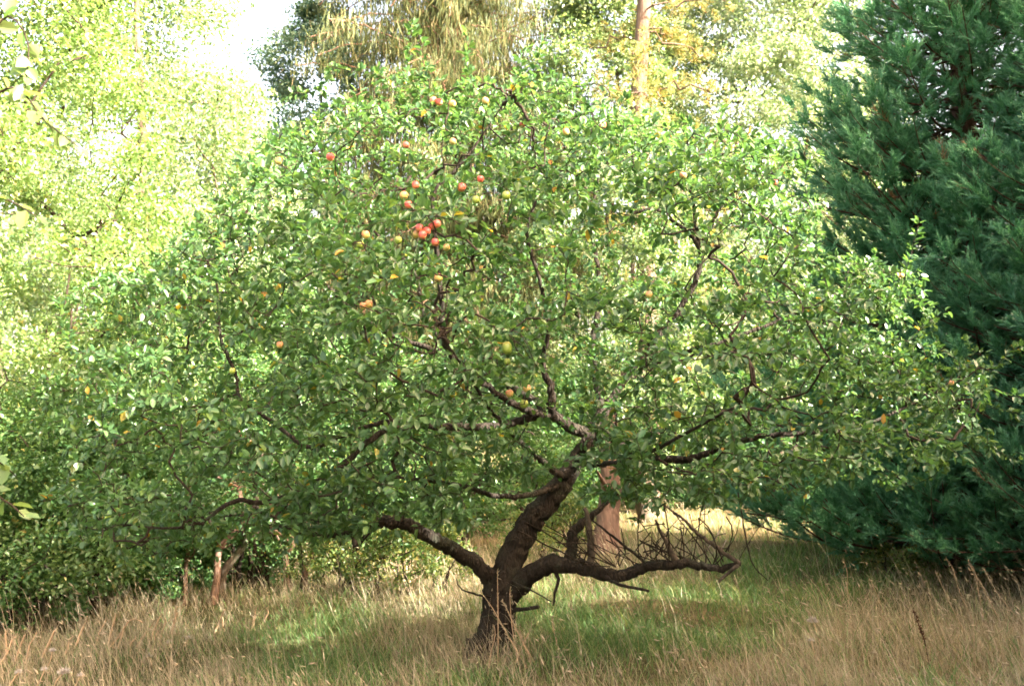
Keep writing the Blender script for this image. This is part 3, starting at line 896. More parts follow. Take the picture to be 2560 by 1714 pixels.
# clumpy density, and an open window low in the middle where the trunk shows
dens = 0.5 + 0.5 * np.sin(px * 0.021 + 2) * np.sin(py * 0.026 + 1 + u * 2) + 0.35 * np.sin(px * 0.009 - py * 0.013 + u)
keep = rngA.uniform(0, 1, len(px)) < np.clip(0.62 + 0.45 * dens, 0.25, 1)
keep &= ~((px > 1150) & (px < 1560) & (py > 1130) & (yy < AY + 0.35) & (rngA.uniform(0, 1, len(px)) < 0.85))
gap = np.exp(-(((px - 1640) / 130) ** 2 + ((py - 590) / 90) ** 2)) + 0.8 * np.exp(-(((px - 1480) / 80) ** 2 + ((py - 470) / 90) ** 2)) + 0.7 * np.exp(-(((px - 1050) / 60) ** 2 + ((py - 760) / 90) ** 2))
keep &= rngA.uniform(0, 1, len(px)) > gap
targets = P(px[keep], py[keep], yy[keep])
# boughs: leaves gather in flat sprays with dark hollows between them
cen = targets[rngA.permutation(len(targets))[:470]]
cn = rngA.integers(6, 18, len(cen)); ci = np.repeat(np.arange(len(cen)), cn)
tilt = rngA.normal(size=(len(cen), 2)) * 0.25
offs = rngA.normal(size=(len(ci), 3)) * np.array([0.17, 0.17, 0.045])
offs[:, 2] += (offs[:, :2] * tilt[ci]).sum(1) - 0.6 * (offs[:, :2] ** 2).sum(1)
clus = cen[ci] + offs
cx_, cy_, cd_ = proj(clus)
okc = inside(cx_, cy_, OUT) | (rngA.uniform(0, 1, len(cx_)) < 0.5)
okc &= ~((cx_ > 1170) & (cx_ < 1560) & (cy_ > 1150) & (cd_ < AY + 0.2))
targets = np.vstack([targets, clus[okc]])
ex = []                          # sprays hanging in front of the limbs
for (x0, x1, y0_, y1_, d0, d1, k) in ((880, 1185, 1120, 1320, 5.9, 6.9, 130), (690, 900, 1180, 1340, 5.9, 6.9, 80), (1310, 1420, 1150, 1215, 6.6, 7.2, 14), (1430, 1640, 1080, 1260, 6.2, 7.0, 70), (1210, 1330, 1080, 1200, 6.3, 7.0, 40), (1650, 1900, 1150, 1260, 6.0, 7.0, 60)):
    ex.append(P(rngA.uniform(x0, x1, k), rngA.uniform(y0_, y1_, k), rngA.uniform(d0, d1, k)))
targets = np.vstack([targets] + ex)

# apples: (px, py, material, radius in m, label, group)
CL = ('red-cheeked apple in the tight cluster of apples on the upright branch', 'tight apple cluster')
HR = ('red apple of the touching pair high in the crown', 'high touching pair')
HO = ('orange-red apple half hidden among leaves high in the crown', 'scattered high apples')
MR = ('pink-red apple on the leafy twigs above the tight apple cluster', 'apples above the cluster')
GR = ('plain green apple among leaves of the upper crown', 'green crown apples')
LW = ('blushed apple of the small group beside the dark upper fork', 'apples by the fork')
EY = ('small yellowish apple on the crown side towards the hazel', 'apples towards the hazel')
RY = ('small orange apple on the crown side towards the conifers', 'apples towards the conifers')
APPLES = [
    (1049, 571, 'apple_red', .029, CL), (1067, 578, 'apple_red', .028, CL), (1056, 588, 'apple_red', .029, CL), (1041, 586, 'apple_blush', .027, CL),
    (1092, 560, 'apple_red', .030, ('large red apple hanging just beside the tight apple cluster', None)), (1080, 566, 'apple_red', .026, CL),
    (1088, 606, 'apple_red', .028, ('red apple hanging just below the tight apple cluster', None)),
    (1116, 619, 'apple_blush', .025, ('half hidden blushed apple below the tight cluster', None)),
    (914, 587, 'apple_blush', .029, ('blushed apple with a long stalk beside a green one near the cluster', None)),
    (996, 601, 'apple_green', .027, GR), (901, 612, 'apple_green', .027, GR), (1010, 489, 'apple_blush', .030, ('yellow-green apple above a red one on the leafy twigs', None)),
    (1039, 463, 'apple_red', .026, MR), (1021, 512, 'apple_red', .028, MR), (1154, 469, 'apple_red', .030, MR), (1201, 448, 'apple_red', .024, MR),
    (1265, 489, 'apple_green', .029, GR), (1190, 500, 'apple_green', .027, GR),
    (1095, 695, 'apple_blush', .031, ('large pinkish apple hanging in front of the dark upright branch', None)),
    (922, 760, 'apple_blush', .028, ('yellowish apple of a pair below leaves', 'yellowish pair')), (908, 765, 'apple_blush', .027, ('yellowish apple of a pair below leaves', 'yellowish pair')),
    (1268, 870, 'apple_green', .036, ('big green pear-shaped apple hanging in the middle of the crown', None)), (1268, 904, 'apple_green', .024, ('small yellow-green apple just under the big green one', None)),
    (1084, 252, 'apple_red', .027, HR), (1098, 256, 'apple_red', .026, HR), (1131, 260, 'apple_blush', .026, HO), (1213, 252, 'apple_blush', .024, HO),
    (826, 393, 'apple_red', .030, ('bright red apple alone among leaves near the bluish tree', None)), (696, 403, 'apple_blush', .026, EY), (1015, 363, 'apple_red', .024, HO), (1132, 354, 'apple_blush', .024, HO),
    (1507, 313, 'apple_red', .025, ('narrow red apple half behind leaves near the pine trunk', None)), (1415, 330, 'apple_blush', .024, HO), (1306, 312, 'apple_red', .022, HO),
    (1318, 971, 'apple_blush', .028, LW), (1274, 983, 'apple_blush', .027, LW), (1310, 1010, 'apple_green', .029, ('yellow-green apple lowest in the group beside the upper fork', None)),
    (700, 862, 'apple_blush', .024, EY), (522, 525, 'apple_green', .024, EY), (581, 927, 'apple_green', .022, EY),
    (1708, 439, 'apple_blush', .026, RY), (1622, 736, 'apple_blush', .024, RY), (1937, 457, 'apple_red', .020, RY), (2378, 957, 'apple_blush', .018, RY), (2254, 689, 'apple_blush', .018, RY)]
apx = np.array([a[0] for a in APPLES], float); apy = np.array([a[1] for a in APPLES], float)
ae = np.clip(edge_dist(apx, apy, OUT) / 430, 0, 1)
ayy = AY - 0.1 - (0.30 + 2.0 * np.sqrt(1 - (1 - ae) ** 2)) * 0.74
for i, a in enumerate(APPLES):      # a cluster hangs together
    if a[4] is CL: ayy[i] = ayy[0] + (0.0, .012, -.02, .03, 0, .04)[i]
    if a[4] is HR: ayy[i] = ayy[23]
arad = np.array([a[3] for a in APPLES]) * ayy / 7.0
apos = P(apx, apy, ayy)
atop = apos + np.array([0, 0, 1.0]) * (arad * 0.80 + 0.022)[:, None]
# leading shoots that stick out of the crown
SHOOTS = [((1010, 330), (1018, 190), (1032, 62)), ((1070, 260), (1060, 160), (1040, 70)), ((1165, 330), (1172, 200), (1168, 78)), ((1350, 330), (1362, 200), (1362, 100)), ((860, 420), (850, 300), (838, 170)),
          ((960, 380), (955, 260), (948, 175)), ((800, 480), (805, 340), (808, 222)), ((1250, 330), (1290, 210), (1310, 130)), ((700, 500), (715, 360), (722, 240)), ((2200, 760), (2270, 660), (2296, 565)), ((2160, 740), (2210, 680), (2190, 655)),
          ((2260, 1000), (2320, 930), (2332, 875)), ((2300, 1020), (2390, 930), (2418, 860)), ((2340, 1040), (2480, 930), (2548, 868)), ((200, 900), (160, 820), (140, 745)), ((1560, 420), (1580, 330), (1570, 240)), ((1760, 450), (1790, 350), (1800, 270))]
sh_t = []
for s in SHOOTS:
    y = AY - 0.3 + rngA.normal() * 0.4
    for (x, yv) in s:
        sh_t.append(P(x, yv, y))
N, par = grow(np.array(skel), np.array(skel_par), targets, 0.095, rngA, 0.16)
N, par = grow(N, par, np.array(sh_t), 0.075, rngA, 0.04, sort=False)
n_ap0 = len(N)
N, par = grow(N, par, atop, 0.08, rngA, 0.08, sort=False)
n0 = len(skel)
idx = np.arange(n0, len(N))
rad = np.minimum(pipe(N, par, 0.0021), 0.022)
V, q = twigs_geom(N, par, rad, idx)
tag(mesh_obj('twigs', V - abase, [q], 0, M['twig'], apple_tree), kind='stuff')

# leaves in rosettes on the thin wood
thin = idx[(rad[idx] < 0.0075)]
cnt = rngA.integers(2, 7, len(thin))
cnt[rad[thin] < 0.0024] += 3
cnt[(thin >= n_ap0)] = 2
ni = np.repeat(thin, cnt)
m = len(ni)
tdir = unit(N[ni] - N[par[ni]])
ru = rand_unit(rngA, m)
ru = unit(ru - tdir * (ru * tdir).sum(1, keepdims=True) * 0.6)
d = unit(tdir * 0.55 + ru * 0.9 + np.array([0, 0, 0.12]))
nr = unit(rand_unit(rngA, m) * 0.55 + np.array([0.0, -0.12, 0.85]) + tdir * 0.2)
pos = N[ni] + tdir * rngA.uniform(-0.05, 0.03, (m, 1)) + ru * 0.012
L = 0.030 + 0.042 * rngA.beta(2.2, 2.0, m)
# apples and the bare limbs in front stay in view
lx, ly, ld = proj(pos + d * L[:, None] * 0.5)
vis = np.ones(m, bool)
for i in range(len(APPLES)):
    hit = (np.hypot(lx - apx[i], ly - apy[i]) < 22) & (ld < ayy[i] + 0.06)
    vis &= ~(hit & (rngA.uniform(0, 1, m) < 0.93))
    vis &= np.linalg.norm(pos + d * (L * 0.5)[:, None] - apos[i], axis=1) > arad[i] * 1.15
WINDOWS = [([(1233, 1459), (1276, 1399), (1344, 1284), (1408, 1202)], 42, .96), ([(1199, 1416), (1071, 1339), (1011, 1309), (964, 1305)], 24, .93), ([(1297, 1462), (1412, 1410), (1566, 1436), (1850, 1408)], 34, .97),
           ([(1475, 1100), (1391, 1042), (1375, 960)], 20, .85), ([(1352, 1042), (1230, 973)], 14, .7), ([(1191, 1065), (1086, 1067)], 14, .8), ([(953, 1082), (840, 1177)], 12, .7),
           ([(667, 1255), (555, 1268), (507, 1303)], 14, .85), ([(1655, 1145), (1712, 1149)], 14, .85), ([(1115, 863), (1104, 754), (1098, 700)], 13, .85), ([(1082, 514), (1093, 470), (1213, 328), (1257, 262)], 9, .75),
           ([(1317, 585), (1339, 503)], 10, .8), ([(1049, 732), (1035, 680)], 11, .8), ([(1744, 612), (1681, 551), (1598, 529)], 11, .8), ([(1748, 605), (1732, 490)], 11, .8), ([(1789, 538), (1853, 471)], 11, .75),
           ([(546, 787), (557, 863)], 10, .8), ([(590, 929), (602, 995)], 10, .8), ([(1314, 1248), (1245, 1240)], 10, .8), ([(1430, 1390), (1440, 1300)], 22, .8), ([(1690, 1390), (1740, 1330), (1660, 1290)], 26, .85), ([(1560, 1370), (1480, 1310)], 34, .8)]
for path, wdt, pr in WINDOWS:
    for (x1, y1), (x2, y2) in zip(path[:-1], path[1:]):
        ab = np.array([x2 - x1, y2 - y1], float)
        t = np.clip(((lx - x1) * ab[0] + (ly - y1) * ab[1]) / (ab @ ab), 0, 1)
        dd = np.hypot(lx - x1 - t * ab[0], ly - y1 - t * ab[1])
        vis &= ~((dd < wdt) & (ld < AY - 0.1) & (rngA.uniform(0, 1, m) < pr))
pos, d, nr, L, ld, lx, ly = pos[vis], d[vis], nr[vis], L[vis], ld[vis], lx[vis], ly[vis]
W = L * rngA.uniform(0.48, 0.64, len(L))
order = np.argsort(ld + np.where((lx > 30) & (lx < 2530), 0, 9))
big = order[:300]; rest = order[300:]
V, q = leaf_geom(pos[rest], d[rest], nr[rest], L[rest], W[rest], rich=True, fold=rngA.uniform(0.0, 0.42, (len(rest), 1)), droop=rngA.uniform(-0.08, 0.38, (len(rest), 1)))
crown = mesh_obj('crown', V - abase, [q], 0, M['apple_leaf'], apple_tree)
tag(crown, kind='stuff')
print('apple leaves', len(pos), 'nodes', len(N))
V, q = leaf_geom(np.zeros((1, 3)), np.array([[0, 1.0, 0]]), np.array([[0, 0, 1.0]]), [1.0], [1.0], rich=True, fold=0.14, droop=0.14)
lo = mesh_obj('leaf', V, [q], 0, M['apple_leaf'], crown)
leaf_me = lo.data
for k, i in enumerate(big):
    o = lo if k == 0 else lo.copy()
    if k:
        sc.collection.objects.link(o)
    dd = d[i]; s = unit(np.cross(dd, nr[i])); n = np.cross(s, dd)
    b = pos[i] - abase
    o.parent = crown
    o.matrix_local = Matrix(((s[0] * W[i], dd[0] * L[i], n[0] * L[i], b[0]), (s[1] * W[i], dd[1] * L[i], n[1] * L[i], b[1]), (s[2] * W[i], dd[2] * L[i], n[2] * L[i], b[2]), (0, 0, 0, 1)))


# apples
def apple_mesh(name, mat):
    prof = [(0.0, 0.78), (0.16, 0.84), (0.34, 0.93), (0.62, 0.92), (0.88, 0.62), (1.0, 0.15), (0.97, -0.25), (0.78, -0.66), (0.5, -0.88), (0.26, -0.93), (0.1, -0.86), (0.0, -0.80)]
    S = 16; V = []; q = []; t = []
    V.append((0, 0, prof[0][1]))
    for r, z in prof[1:-1]:
        for k in range(S):
            a = 2 * math.pi * k / S
            rr = r * (1 + 0.03 * math.cos(5 * a) * (1 if z < 0 else 0.4))
            V.append((rr * math.cos(a), rr * math.sin(a), z))
    V.append((0, 0, prof[-1][1]))
    n = len(prof) - 2
    for k in range(S):
        t.append((0, 1 + k, 1 + (k + 1) % S))
        for i in range(n - 1):
            a = 1 + i * S
            q.append((a + k, a + S + k, a + S + (k + 1) % S, a + (k + 1) % S))
        a = 1 + (n - 1) * S
        t.append((len(V) - 1, a + (k + 1) % S, a + k))
    return np.array(V), q, t


for i, (x, y, mk, r, lab) in enumerate(APPLES):
    V, q, t = apple_mesh('apple', None)
    tall = 1.22 if 'pear' in lab[0] else rngA.uniform(0.92, 1.04)
    o = mesh_obj('apple', V * np.array([arad[i], arad[i], arad[i] * tall]), [q, t], 0, M[mk], None, smooth=True)
    o.location = apos[i]
    tilt = Vector((0.45 + rngA.normal() * 0.2, -0.25 + rngA.normal() * 0.2, 1.0))
    o.rotation_euler = (rngA.normal() * 0.22, rngA.normal() * 0.22, rngA.uniform(0, 6))
    tag(o, lab[0], 'apple', lab[1])
    rot = o.rotation_euler.to_matrix()
    top = np.array(rot.transposed() @ Vector(atop[i] - apos[i] + np.array([0, 0, 0.012])))
    s0 = np.array([0, 0, arad[i] * tall * 0.76])
    sm = tube(np.array([s0, (s0 + top) / 2 + 0.003, top]), np.array([0.0016, 0.0014, 0.002]), 5)
    mesh_obj('stalk', sm[0], [sm[1], sm[2]], 0, M['twig'], o)

# ------------------------------------------------------------------ sapling reaching in from the left
rngS = np.random.default_rng(9)
sb = np.array([-2.75, 4.0, float(gh(-2.75, 4.0))])
sap = empty('hazel_sapling', tuple(sb))
tag(sap, 'close blurred hazel sprays with large round leaves before the thicket', 'hazel')
tube_obj('stem', [(0, 0, -0.05), (0.05, 0, 1.2), (-0.05, 0.05, 2.4), (0.1, 0, 3.6), (0.3, 0, 4.4)], [0.035, 0.03, 0.024, 0.016, 0.006], M['grey_bark'], sap, 8, 0.1, rngS, 0.04)
SPR = [((0.1, 0, 3.3), [(-60, 90), (20, 40), (70, 110), (60, 240)], 4.0), ((0.05, 0, 2.9), [(-70, 250), (40, 220), (110, 300), (200, 370)], 4.0), ((0, 0, 2.6), [(-80, 480), (20, 500), (90, 540)], 4.0), ((0, 0, 1.1), [(-80, 1240), (10, 1250), (60, 1290)], 3.9),
       ((0, 0, 1.0), [(-80, 1150), (-10, 1150), (40, 1190)], 3.8)]
Vl, Tl = leaf_geom(np.zeros((1, 3)), np.array([[0, 1.0, 0]]), np.array([[0, 0, 1.0]]), [1.0], [1.0], rich=True, fold=0.12, droop=0.14)
lo = None
for st, pth, y in SPR:
    pts = [np.array(st)] + [P(a, b, y + rngS.normal() * 0.05) - sb for a, b in pth]
    tube_obj('branch', pts, np.linspace(0.007, 0.002, len(pts)), M['twig'], sap, 5, 0.05)
    p, _ = catmull(pts, np.ones(len(pts)), 0.045)
    for j in range(3, len(p)):
        for rep in range(1 if rngS.uniform() < 0.6 else 2):
            dd = unit(rngS.normal(size=3) * 0.8 + (p[j] - p[j - 1]) * 12 + np.array([0, 0, -0.3])); nn = unit(rngS.normal(size=3) * 0.45 + np.array([0.35, -0.5, 0.8]))
            s = unit(np.cross(dd, nn)); n = np.cross(s, dd)
            l = rngS.uniform(0.05, 0.085); w = l * rngS.uniform(0.65, 0.8)
            if lo is None:
                lo = mesh_obj('leaf', Vl, [Tl], 0, M['hazel_leaf'], sap); o = lo
            else:
                o = lo.copy(); sc.collection.objects.link(o); o.parent = sap
            b = p[j]
            o.matrix_local = Matrix(((s[0] * w, dd[0] * l, n[0] * l, b[0]), (s[1] * w, dd[1] * l, n[1] * l, b[1]), (s[2] * w, dd[2] * l, n[2] * l, b[2]), (0, 0, 0, 1)))

# ------------------------------------------------------------------ trunks in the thicket
rngT = np.random.default_rng(15)


def woodland_trunk(px0, px1, Y, top_px_y, wpx, mat, label, dy=0.0, wob=14, name='tree_trunk', cat='trunk', group=None):
    b = np.array([*at(px0, Y), 0.0]); b[2] = float(gh(b[0], b[1]))
    root = empty(name, tuple(b))
    tag(root, label, cat, group)
    tp = P(px1, top_px_y, Y + dy)
    n = 7
    pts = [b * (1 - t) + tp * t + (rngT.normal(size=3) * wob * Y / F * math.sin(math.pi * t)) - b for t in np.linspace(0, 1, n)]
    pts[0][2] = -0.05
    r0 = wpx * Y / F / 2
    tube_obj('trunk', pts, [r0 * 1.5] + [r0 * (1.05 - 0.6 * t) for t in np.linspace(0.1, 1, n - 1)], M[mat], root, 9, 0.12, rngT, 0.06)
    for k in range(5):
        i = 2 + k % 4
        a = rngT.uniform(0, 2 * math.pi)
        e_ = pts[i] + np.array([math.cos(a), math.sin(a), 0.6]) * rngT.uniform(0.3, 0.8)
        tube_obj('branch', [pts[i], (pts[i] + e_) / 2 + rngT.normal(size=3) * 0.05, e_], [r0 * 0.35, r0 * 0.25, 0.004], M[mat], root, 5, 0.1)
    return root


woodland_trunk(545, 625, 10.6, 1080, 17, 'pink_bark', 'sun-flecked slim pinkish trunk leaning in the thicket behind the lower boughs')
woodland_trunk(565, 660, 10.8, 1120, 22, 'grey_bark', 'dark leaning trunk crossing beside the slim pinkish trunk')
woodland_trunk(478, 465, 10.6, 1200, 11, 'pink_bark', 'thin pale trunk low in the thicket')
woodland_trunk(730, 712, 11.0, 1200, 15, 'pink_bark', 'pale sunlit trunk behind the tall dry grass')
woodland_trunk(772, 778, 11.2, 1200, 12, 'pink_bark', 'thin pale trunk next to the dark trunk in the thicket')
woodland_trunk(884, 900, 10.9, 1150, 20, 'twig', 'dark upright trunk behind the lowest bough of the apple tree')
woodland_trunk(1512, 1525, 14.2, 1000, 62, 'pink_bark', 'thick pink-barked trunk lit by the sun behind the dead twigs', wob=6)
woodland_trunk(1955, 1965, 20.0, 1050, 34, 'grey_bark', 'dark trunk at the far edge of the meadow')

# dead pale shrub behind the left limb
rngD = np.random.default_rng(8)
b = np.array([*at(1022, 11.0), 0.0]); b[2] = float(gh(b[0], b[1]))
ds = empty('dead_shrub', tuple(b))
tag(ds, 'bundle of bare bleached stems fanning up behind the arching low limb', 'dead shrub')
for (x, y) in ((960, 1372), (985, 1385), (998, 1378), (1015, 1372), (1030, 1365), (1042, 1378), (1075, 1366), (1100, 1390), (1060, 1410), (975, 1415)):
    e_ = P(x, y, 11.0 + rngD.normal() * 0.1) - b
    tube_obj('stem', [np.array([rngD.normal() * 0.05, rngD.normal() * 0.05, -0.03]), e_ * 0.5 + rngD.normal(size=3) * 0.02, e_], [0.012, 0.011, 0.005], M['pale_stem'], ds, 5, 0.1)

# low bramble along the wood's edge
br = make_tree('bramble_bush', at(985, 10.6), 0.75, 0.10, 0.62, 0.45, 26, 3200, 0.042, M['bramble_leaf'], M['twig'], 61, 0.02,
               'low yellow-green bramble under the arching low limb at the meadow edge', 'bramble', 'brambles at the meadow edge', stems=4, clump=0.16, surf=0.05)
BRL = ['low bramble bush beside the dark upright trunk', 'low bramble bush behind the fork of the arching limb', 'low bramble bush seen under the leaning apple trunk', 'low bramble bush at the foot of the thin pale trunk', 'low bramble bush at the foot of the thick pink-barked trunk', 'low bramble bush by the shade under the conifers']
for bi, (px_, y, s, rz) in enumerate(((900, 11.0, 0.9, 1), (1110, 11.2, 0.9, 2), (1330, 13.6, 0.9, 3), (780, 11.2, 0.8, 4), (1420, 14.5, 1.0, 5), (2240, 11.3, 0.85, 0.6))):
    c = copy_tree(br); p = at(px_, y); c.location = (p[0], p[1], float(gh(*p)) - 0.02); c.rotation_euler = (0, 0, rz); c.scale = (s, s, s)
    c['label'] = BRL[bi]

# ------------------------------------------------------------------ grass
rngG = np.random.default_rng(3)


def nz(x, y, k=1.0):
    return (np.sin(x * 1.1 * k + 1.7 * np.sin(y * 0.6 * k + 2)) + np.sin(y * 1.4 * k + 1.3 * np.sin(x * 0.9 * k)) + 0.6 * np.sin((x - y) * 2.3 * k + 0.5)) / 2.6


def scatter(n, y0, y1, margin=0.6):
    y = rngG.uniform(y0, y1, n * 2)
    x = rngG.uniform(-1, 1, n * 2) * (y1 * 0.53 + margin)
    ok = np.abs(x) < y * 0.53 + margin
    return x[ok][:n], y[ok][:n]


# photo: green patches (px, py, radius)
GREEN = [(800, 1590, 210), (880, 1640, 120), (1450, 1540, 190), (1340, 1480, 120), (1720, 1500, 190), (1950, 1430, 230), (2100, 1400, 160), (1850, 1560, 120), (1600, 1580, 110), (1180, 1690, 90), (1640, 1690, 90), (2350, 1690, 90)]


def greenness(x, y):
    X, Yp, _ = proj(np.stack([x, y, gh(x, y) + 0.15], -1))
    g = np.zeros(len(x))
    for (a, b, r) in GREEN:
        g = np.maximum(g, np.exp(-(((X - a) / r) ** 2 + ((Yp - b) / (r * 0.45)) ** 2)))
    return np.clip(g * 1.1 + 0.28 * nz(x, y, 1.6) + 0.12, 0, 1)


def blade_geom(x, y, h, w, lean, bend, a=None):
    n = len(x)
    a = rngG.uniform(0, 2 * math.pi, n) if a is None else a
    f = rngG.uniform(0, 2 * math.pi, n)
    wv = np.stack([np.cos(f), np.sin(f), 0 * f], -1) * (w * 0.5)[:, None]
    ld_ = np.stack([np.cos(a), np.sin(a), 0 * a], -1)
    b = np.stack([x, y, gh(x, y) - 0.02], -1)
    mid = b + ld_ * (h * lean * 0.5)[:, None] + np.array([0, 0, 1.0]) * (h * 0.55)[:, None]
    q3 = b + ld_ * (h * (lean * 0.8 + bend * 0.4))[:, None] + np.array([0, 0, 1.0]) * (h * 0.85)[:, None]
    tip = b + ld_ * (h * (lean + bend))[:, None] + np.array([0, 0, 1.0]) * (h * np.clip(1.0 - bend * 0.45, 0.5, 1))[:, None]
    V = np.stack([b - wv, b + wv, mid + wv * .9, mid - wv * .9, q3 + wv * .6, q3 - wv * .6, tip], 1).reshape(-1, 3)
    i = (np.arange(n) * 7)[:, None]
    return V, [i + np.array([[0, 1, 2, 3]]), i + np.array([[3, 2, 4, 5]]), i + np.array([[5, 4, 6]])], tip, q3


gx_, gy_, sc_ = [], [], []
for (n, y0, y1, s) in ((52000, 4.3, 9, 1.0), (36000, 9, 14, 1.35), (22000, 14, 24, 2.1)):
    x, y = scatter(n, y0, y1); gx_.append(x); gy_.append(y); sc_.append(np.full(len(x), s))
x = np.concatenate(gx_); y = np.concatenate(gy_); s = np.concatenate(sc_)
# two thirds of the blades gather in tussocks
nt_ = 5200
tix = rngG.permutation(len(x))[:nt_]
pick = rngG.integers(0, nt_, len(x)); gat = rngG.uniform(0, 1, len(x)) < 0.62
band = s[tix][pick]
ok = gat & (band == s)
tr = rngG.normal(size=(len(x), 2)) * (0.05 * s)[:, None]
ang0 = rngG.uniform(0, 2 * math.pi, len(x))
tdirx = math.pi + rngG.normal(size=nt_) * 0.9
ang0[ok] = np.where(rngG.uniform(0, 1, ok.sum()) < 0.5, np.arctan2(tr[ok, 1], tr[ok, 0]), tdirx[pick[ok]] + rngG.normal(size=ok.sum()) * 0.3)
x = np.where(ok, x[tix][pick] + tr[:, 0], x); y = np.where(ok, y[tix][pick] + tr[:, 1], y)
th_ = np.where(ok, rngG.uniform(0.7, 1.5, nt_)[pick], 0.75)
g = greenness(x, y)
isg = rngG.uniform(0, 1, len(x)) < np.clip(g * 1.15, 0.20, 0.95)
low = 1 - 0.35 * np.clip((-0.8 - x) / 1.2, 0, 1) * np.clip((9.5 - y) / 1.5, 0, 1)
tuft = low * np.clip(0.75 + 0.45 * nz(x, y, 3.1), 0.3, 1.3) * th_
# green blades
k = isg
h = rngG.uniform(0.12, 0.30, k.sum()) * tuft[k]
V, fs, _, _ = blade_geom(x[k], y[k], h, rngG.uniform(0.003, 0.0065, k.sum()) * s[k], rngG.uniform(0.1, 0.8, k.sum()), rngG.uniform(0.1, 0.6, k.sum()), ang0[k])
tag(mesh_obj('green_grass', V, fs, 0, M['green_grass']), 'fine green meadow grass growing in soft patches under the apple tree', 'grass', kind='stuff')
# dry blades, leaning mostly the same way as the wind left them
k = ~isg
nk = k.sum()
h = rngG.uniform(0.15, 0.40, nk) * tuft[k]
lean_a = np.where(rngG.uniform(0, 1, nk) < 0.5, math.pi + rngG.normal(size=nk) * 0.9, ang0[k])
V, fs, _, _ = blade_geom(x[k], y[k], h, rngG.uniform(0.002, 0.0045, nk) * s[k], rngG.uniform(0.1, 0.7, nk), rngG.uniform(0.05, 0.5, nk), lean_a)
tag(mesh_obj('dry_grass', V, fs, 0, M['dry_grass']), 'dry straw-coloured meadow grass leaning over in the clearing', 'grass', kind='stuff')
# flowering stems with seed heads
sx, sy = [], []
for (n, y0, y1) in ((1500, 4.4, 9), (1100, 9, 13.5), (500, 13.5, 22)):
    a, b_ = scatter(n, y0, y1); sx.append(a); sy.append(b_)
x = np.concatenate(sx); y = np.concatenate(sy)
k = rngG.uniform(0, 1, len(x)) > greenness(x, y) * 0.8
x, y = x[k], y[k]; n = len(x)
h = rngG.uniform(0.32, 0.66, n)
V, fs, tip, q3 = blade_geom(x, y, h, np.full(n, 0.0028) * np.clip(y / 7, 0.8, 2), rngG.uniform(0.05, 0.55, n), rngG.uniform(0.0, 0.35, n), math.pi + rngG.normal(size=n) * 0.8)
ax = unit(tip - q3); hl = rngG.uniform(0.03, 0.07, n)[:, None]
c0 = tip - ax * 0.01
sd = unit(np.cross(ax, rand_unit(rngG, n))); sd2 = np.cross(ax, sd)
hw = rngG.uniform(0.0028, 0.0055, n)[:, None]
mid = c0 + ax * hl * 0.4
HV = np.stack([c0, mid + sd * hw, mid + sd2 * hw, mid - sd * hw, mid - sd2 * hw, c0 + ax * hl], 1).reshape(-1, 3)
base = len(V)
i6 = (np.arange(n) * 6)[:, None] + base
tris = np.concatenate([i6 + np.array([[0, 1 + j, 1 + (j + 1) % 4]]) for j in range(4)] + [i6 + np.array([[5, 1 + (j + 1) % 4, 1 + j]]) for j in range(4)])
tag(mesh_obj('seeding_grass', np.vstack([V, HV]), fs + [tris], 0, M['dry_grass']), 'tall straw stems with seed heads standing above the meadow grass', 'grass', kind='stuff')

# ------------------------------------------------------------------ countable stalks and seed heads
rngK = np.random.default_rng(19)


def stalk(px, py_top, Y, lean_px, label, group, wpx=6, hook=False):
    b = np.array([*at(px, Y), 0.0]); b[2] = float(gh(b[0], b[1])) - 0.02
    t = P(px + lean_px, py_top, Y)
    root = empty('dry_stalk', tuple(b)); tag(root, label, 'stalk', group)
    r = wpx * Y / F / 2
    e_ = t - b
    pts = [np.zeros(3), e_ * 0.5 + rngK.normal(size=3) * 0.01, e_ * 0.85 + rngK.normal(size=3) * 0.01, e_]
    if hook:
        pts += [e_ + np.array([0.05, 0, 0.02]), e_ + np.array([0.11, 0, -0.01])]
    tube_obj('stem', pts, np.linspace(r, r * 0.45, len(pts)), M['stalk'], root, 6, 0.06, rngK, 0.08)
    # withered leaf scales along the stem and a ragged tip
    n = 46
    s = rngK.uniform(0.25, 1, n)
    pos = e_ * s[:, None]
    d = unit(rand_unit(rngK, n) * 0.6 + e_ / np.linalg.norm(e_))
    V, tt = leaf_geom(pos, d, rand_unit(rngK, n), rngK.uniform(0.012, 0.035, n), rngK.uniform(0.004, 0.009, n))
    tag(mesh_obj('withered_scales', V, [tt], 0, M['dry_grass'], root), kind='stuff')


LS = 'orange-brown dry stalk standing in the grass below the thicket'
for (px, pt, Y, ln) in ((40, 1575, 7.9, -25), (20, 1590, 7.7, 20), (65, 1585, 8.0, -2), (92, 1578, 7.9, 0), (128, 1570, 8.1, 14), (210, 1540, 8.5, 8), (262, 1545, 8.6, 4), (290, 1535, 8.4, 0), (314, 1560, 8.2, 0), (360, 1555, 8.3, 22), (395, 1535, 8.6, 8),
                        (405, 1560, 8.3, -2), (418, 1545, 8.4, -6), (440, 1515, 8.8, 6), (448, 1530, 8.8, -3), (545, 1525, 9.0, 18), (560, 1530, 9.2, 0), (640, 1515, 9.4, 3), (668, 1520, 9.5, -2), (700, 1540, 9.4, 4), (345, 1590, 8.1, -6), (180, 1590, 8.1, 3)):
    stalk(px, pt, Y, ln, LS, 'dry stalks by the thicket', wpx=rngK.uniform(4.5, 7.5))
stalk(282, 1552, 8.2, 40, 'dry stalk with its tip hooked over in the grass below the thicket', None, 6, hook=True)
LG = 'tall dry grass stalk rising in front of the apple trunk'
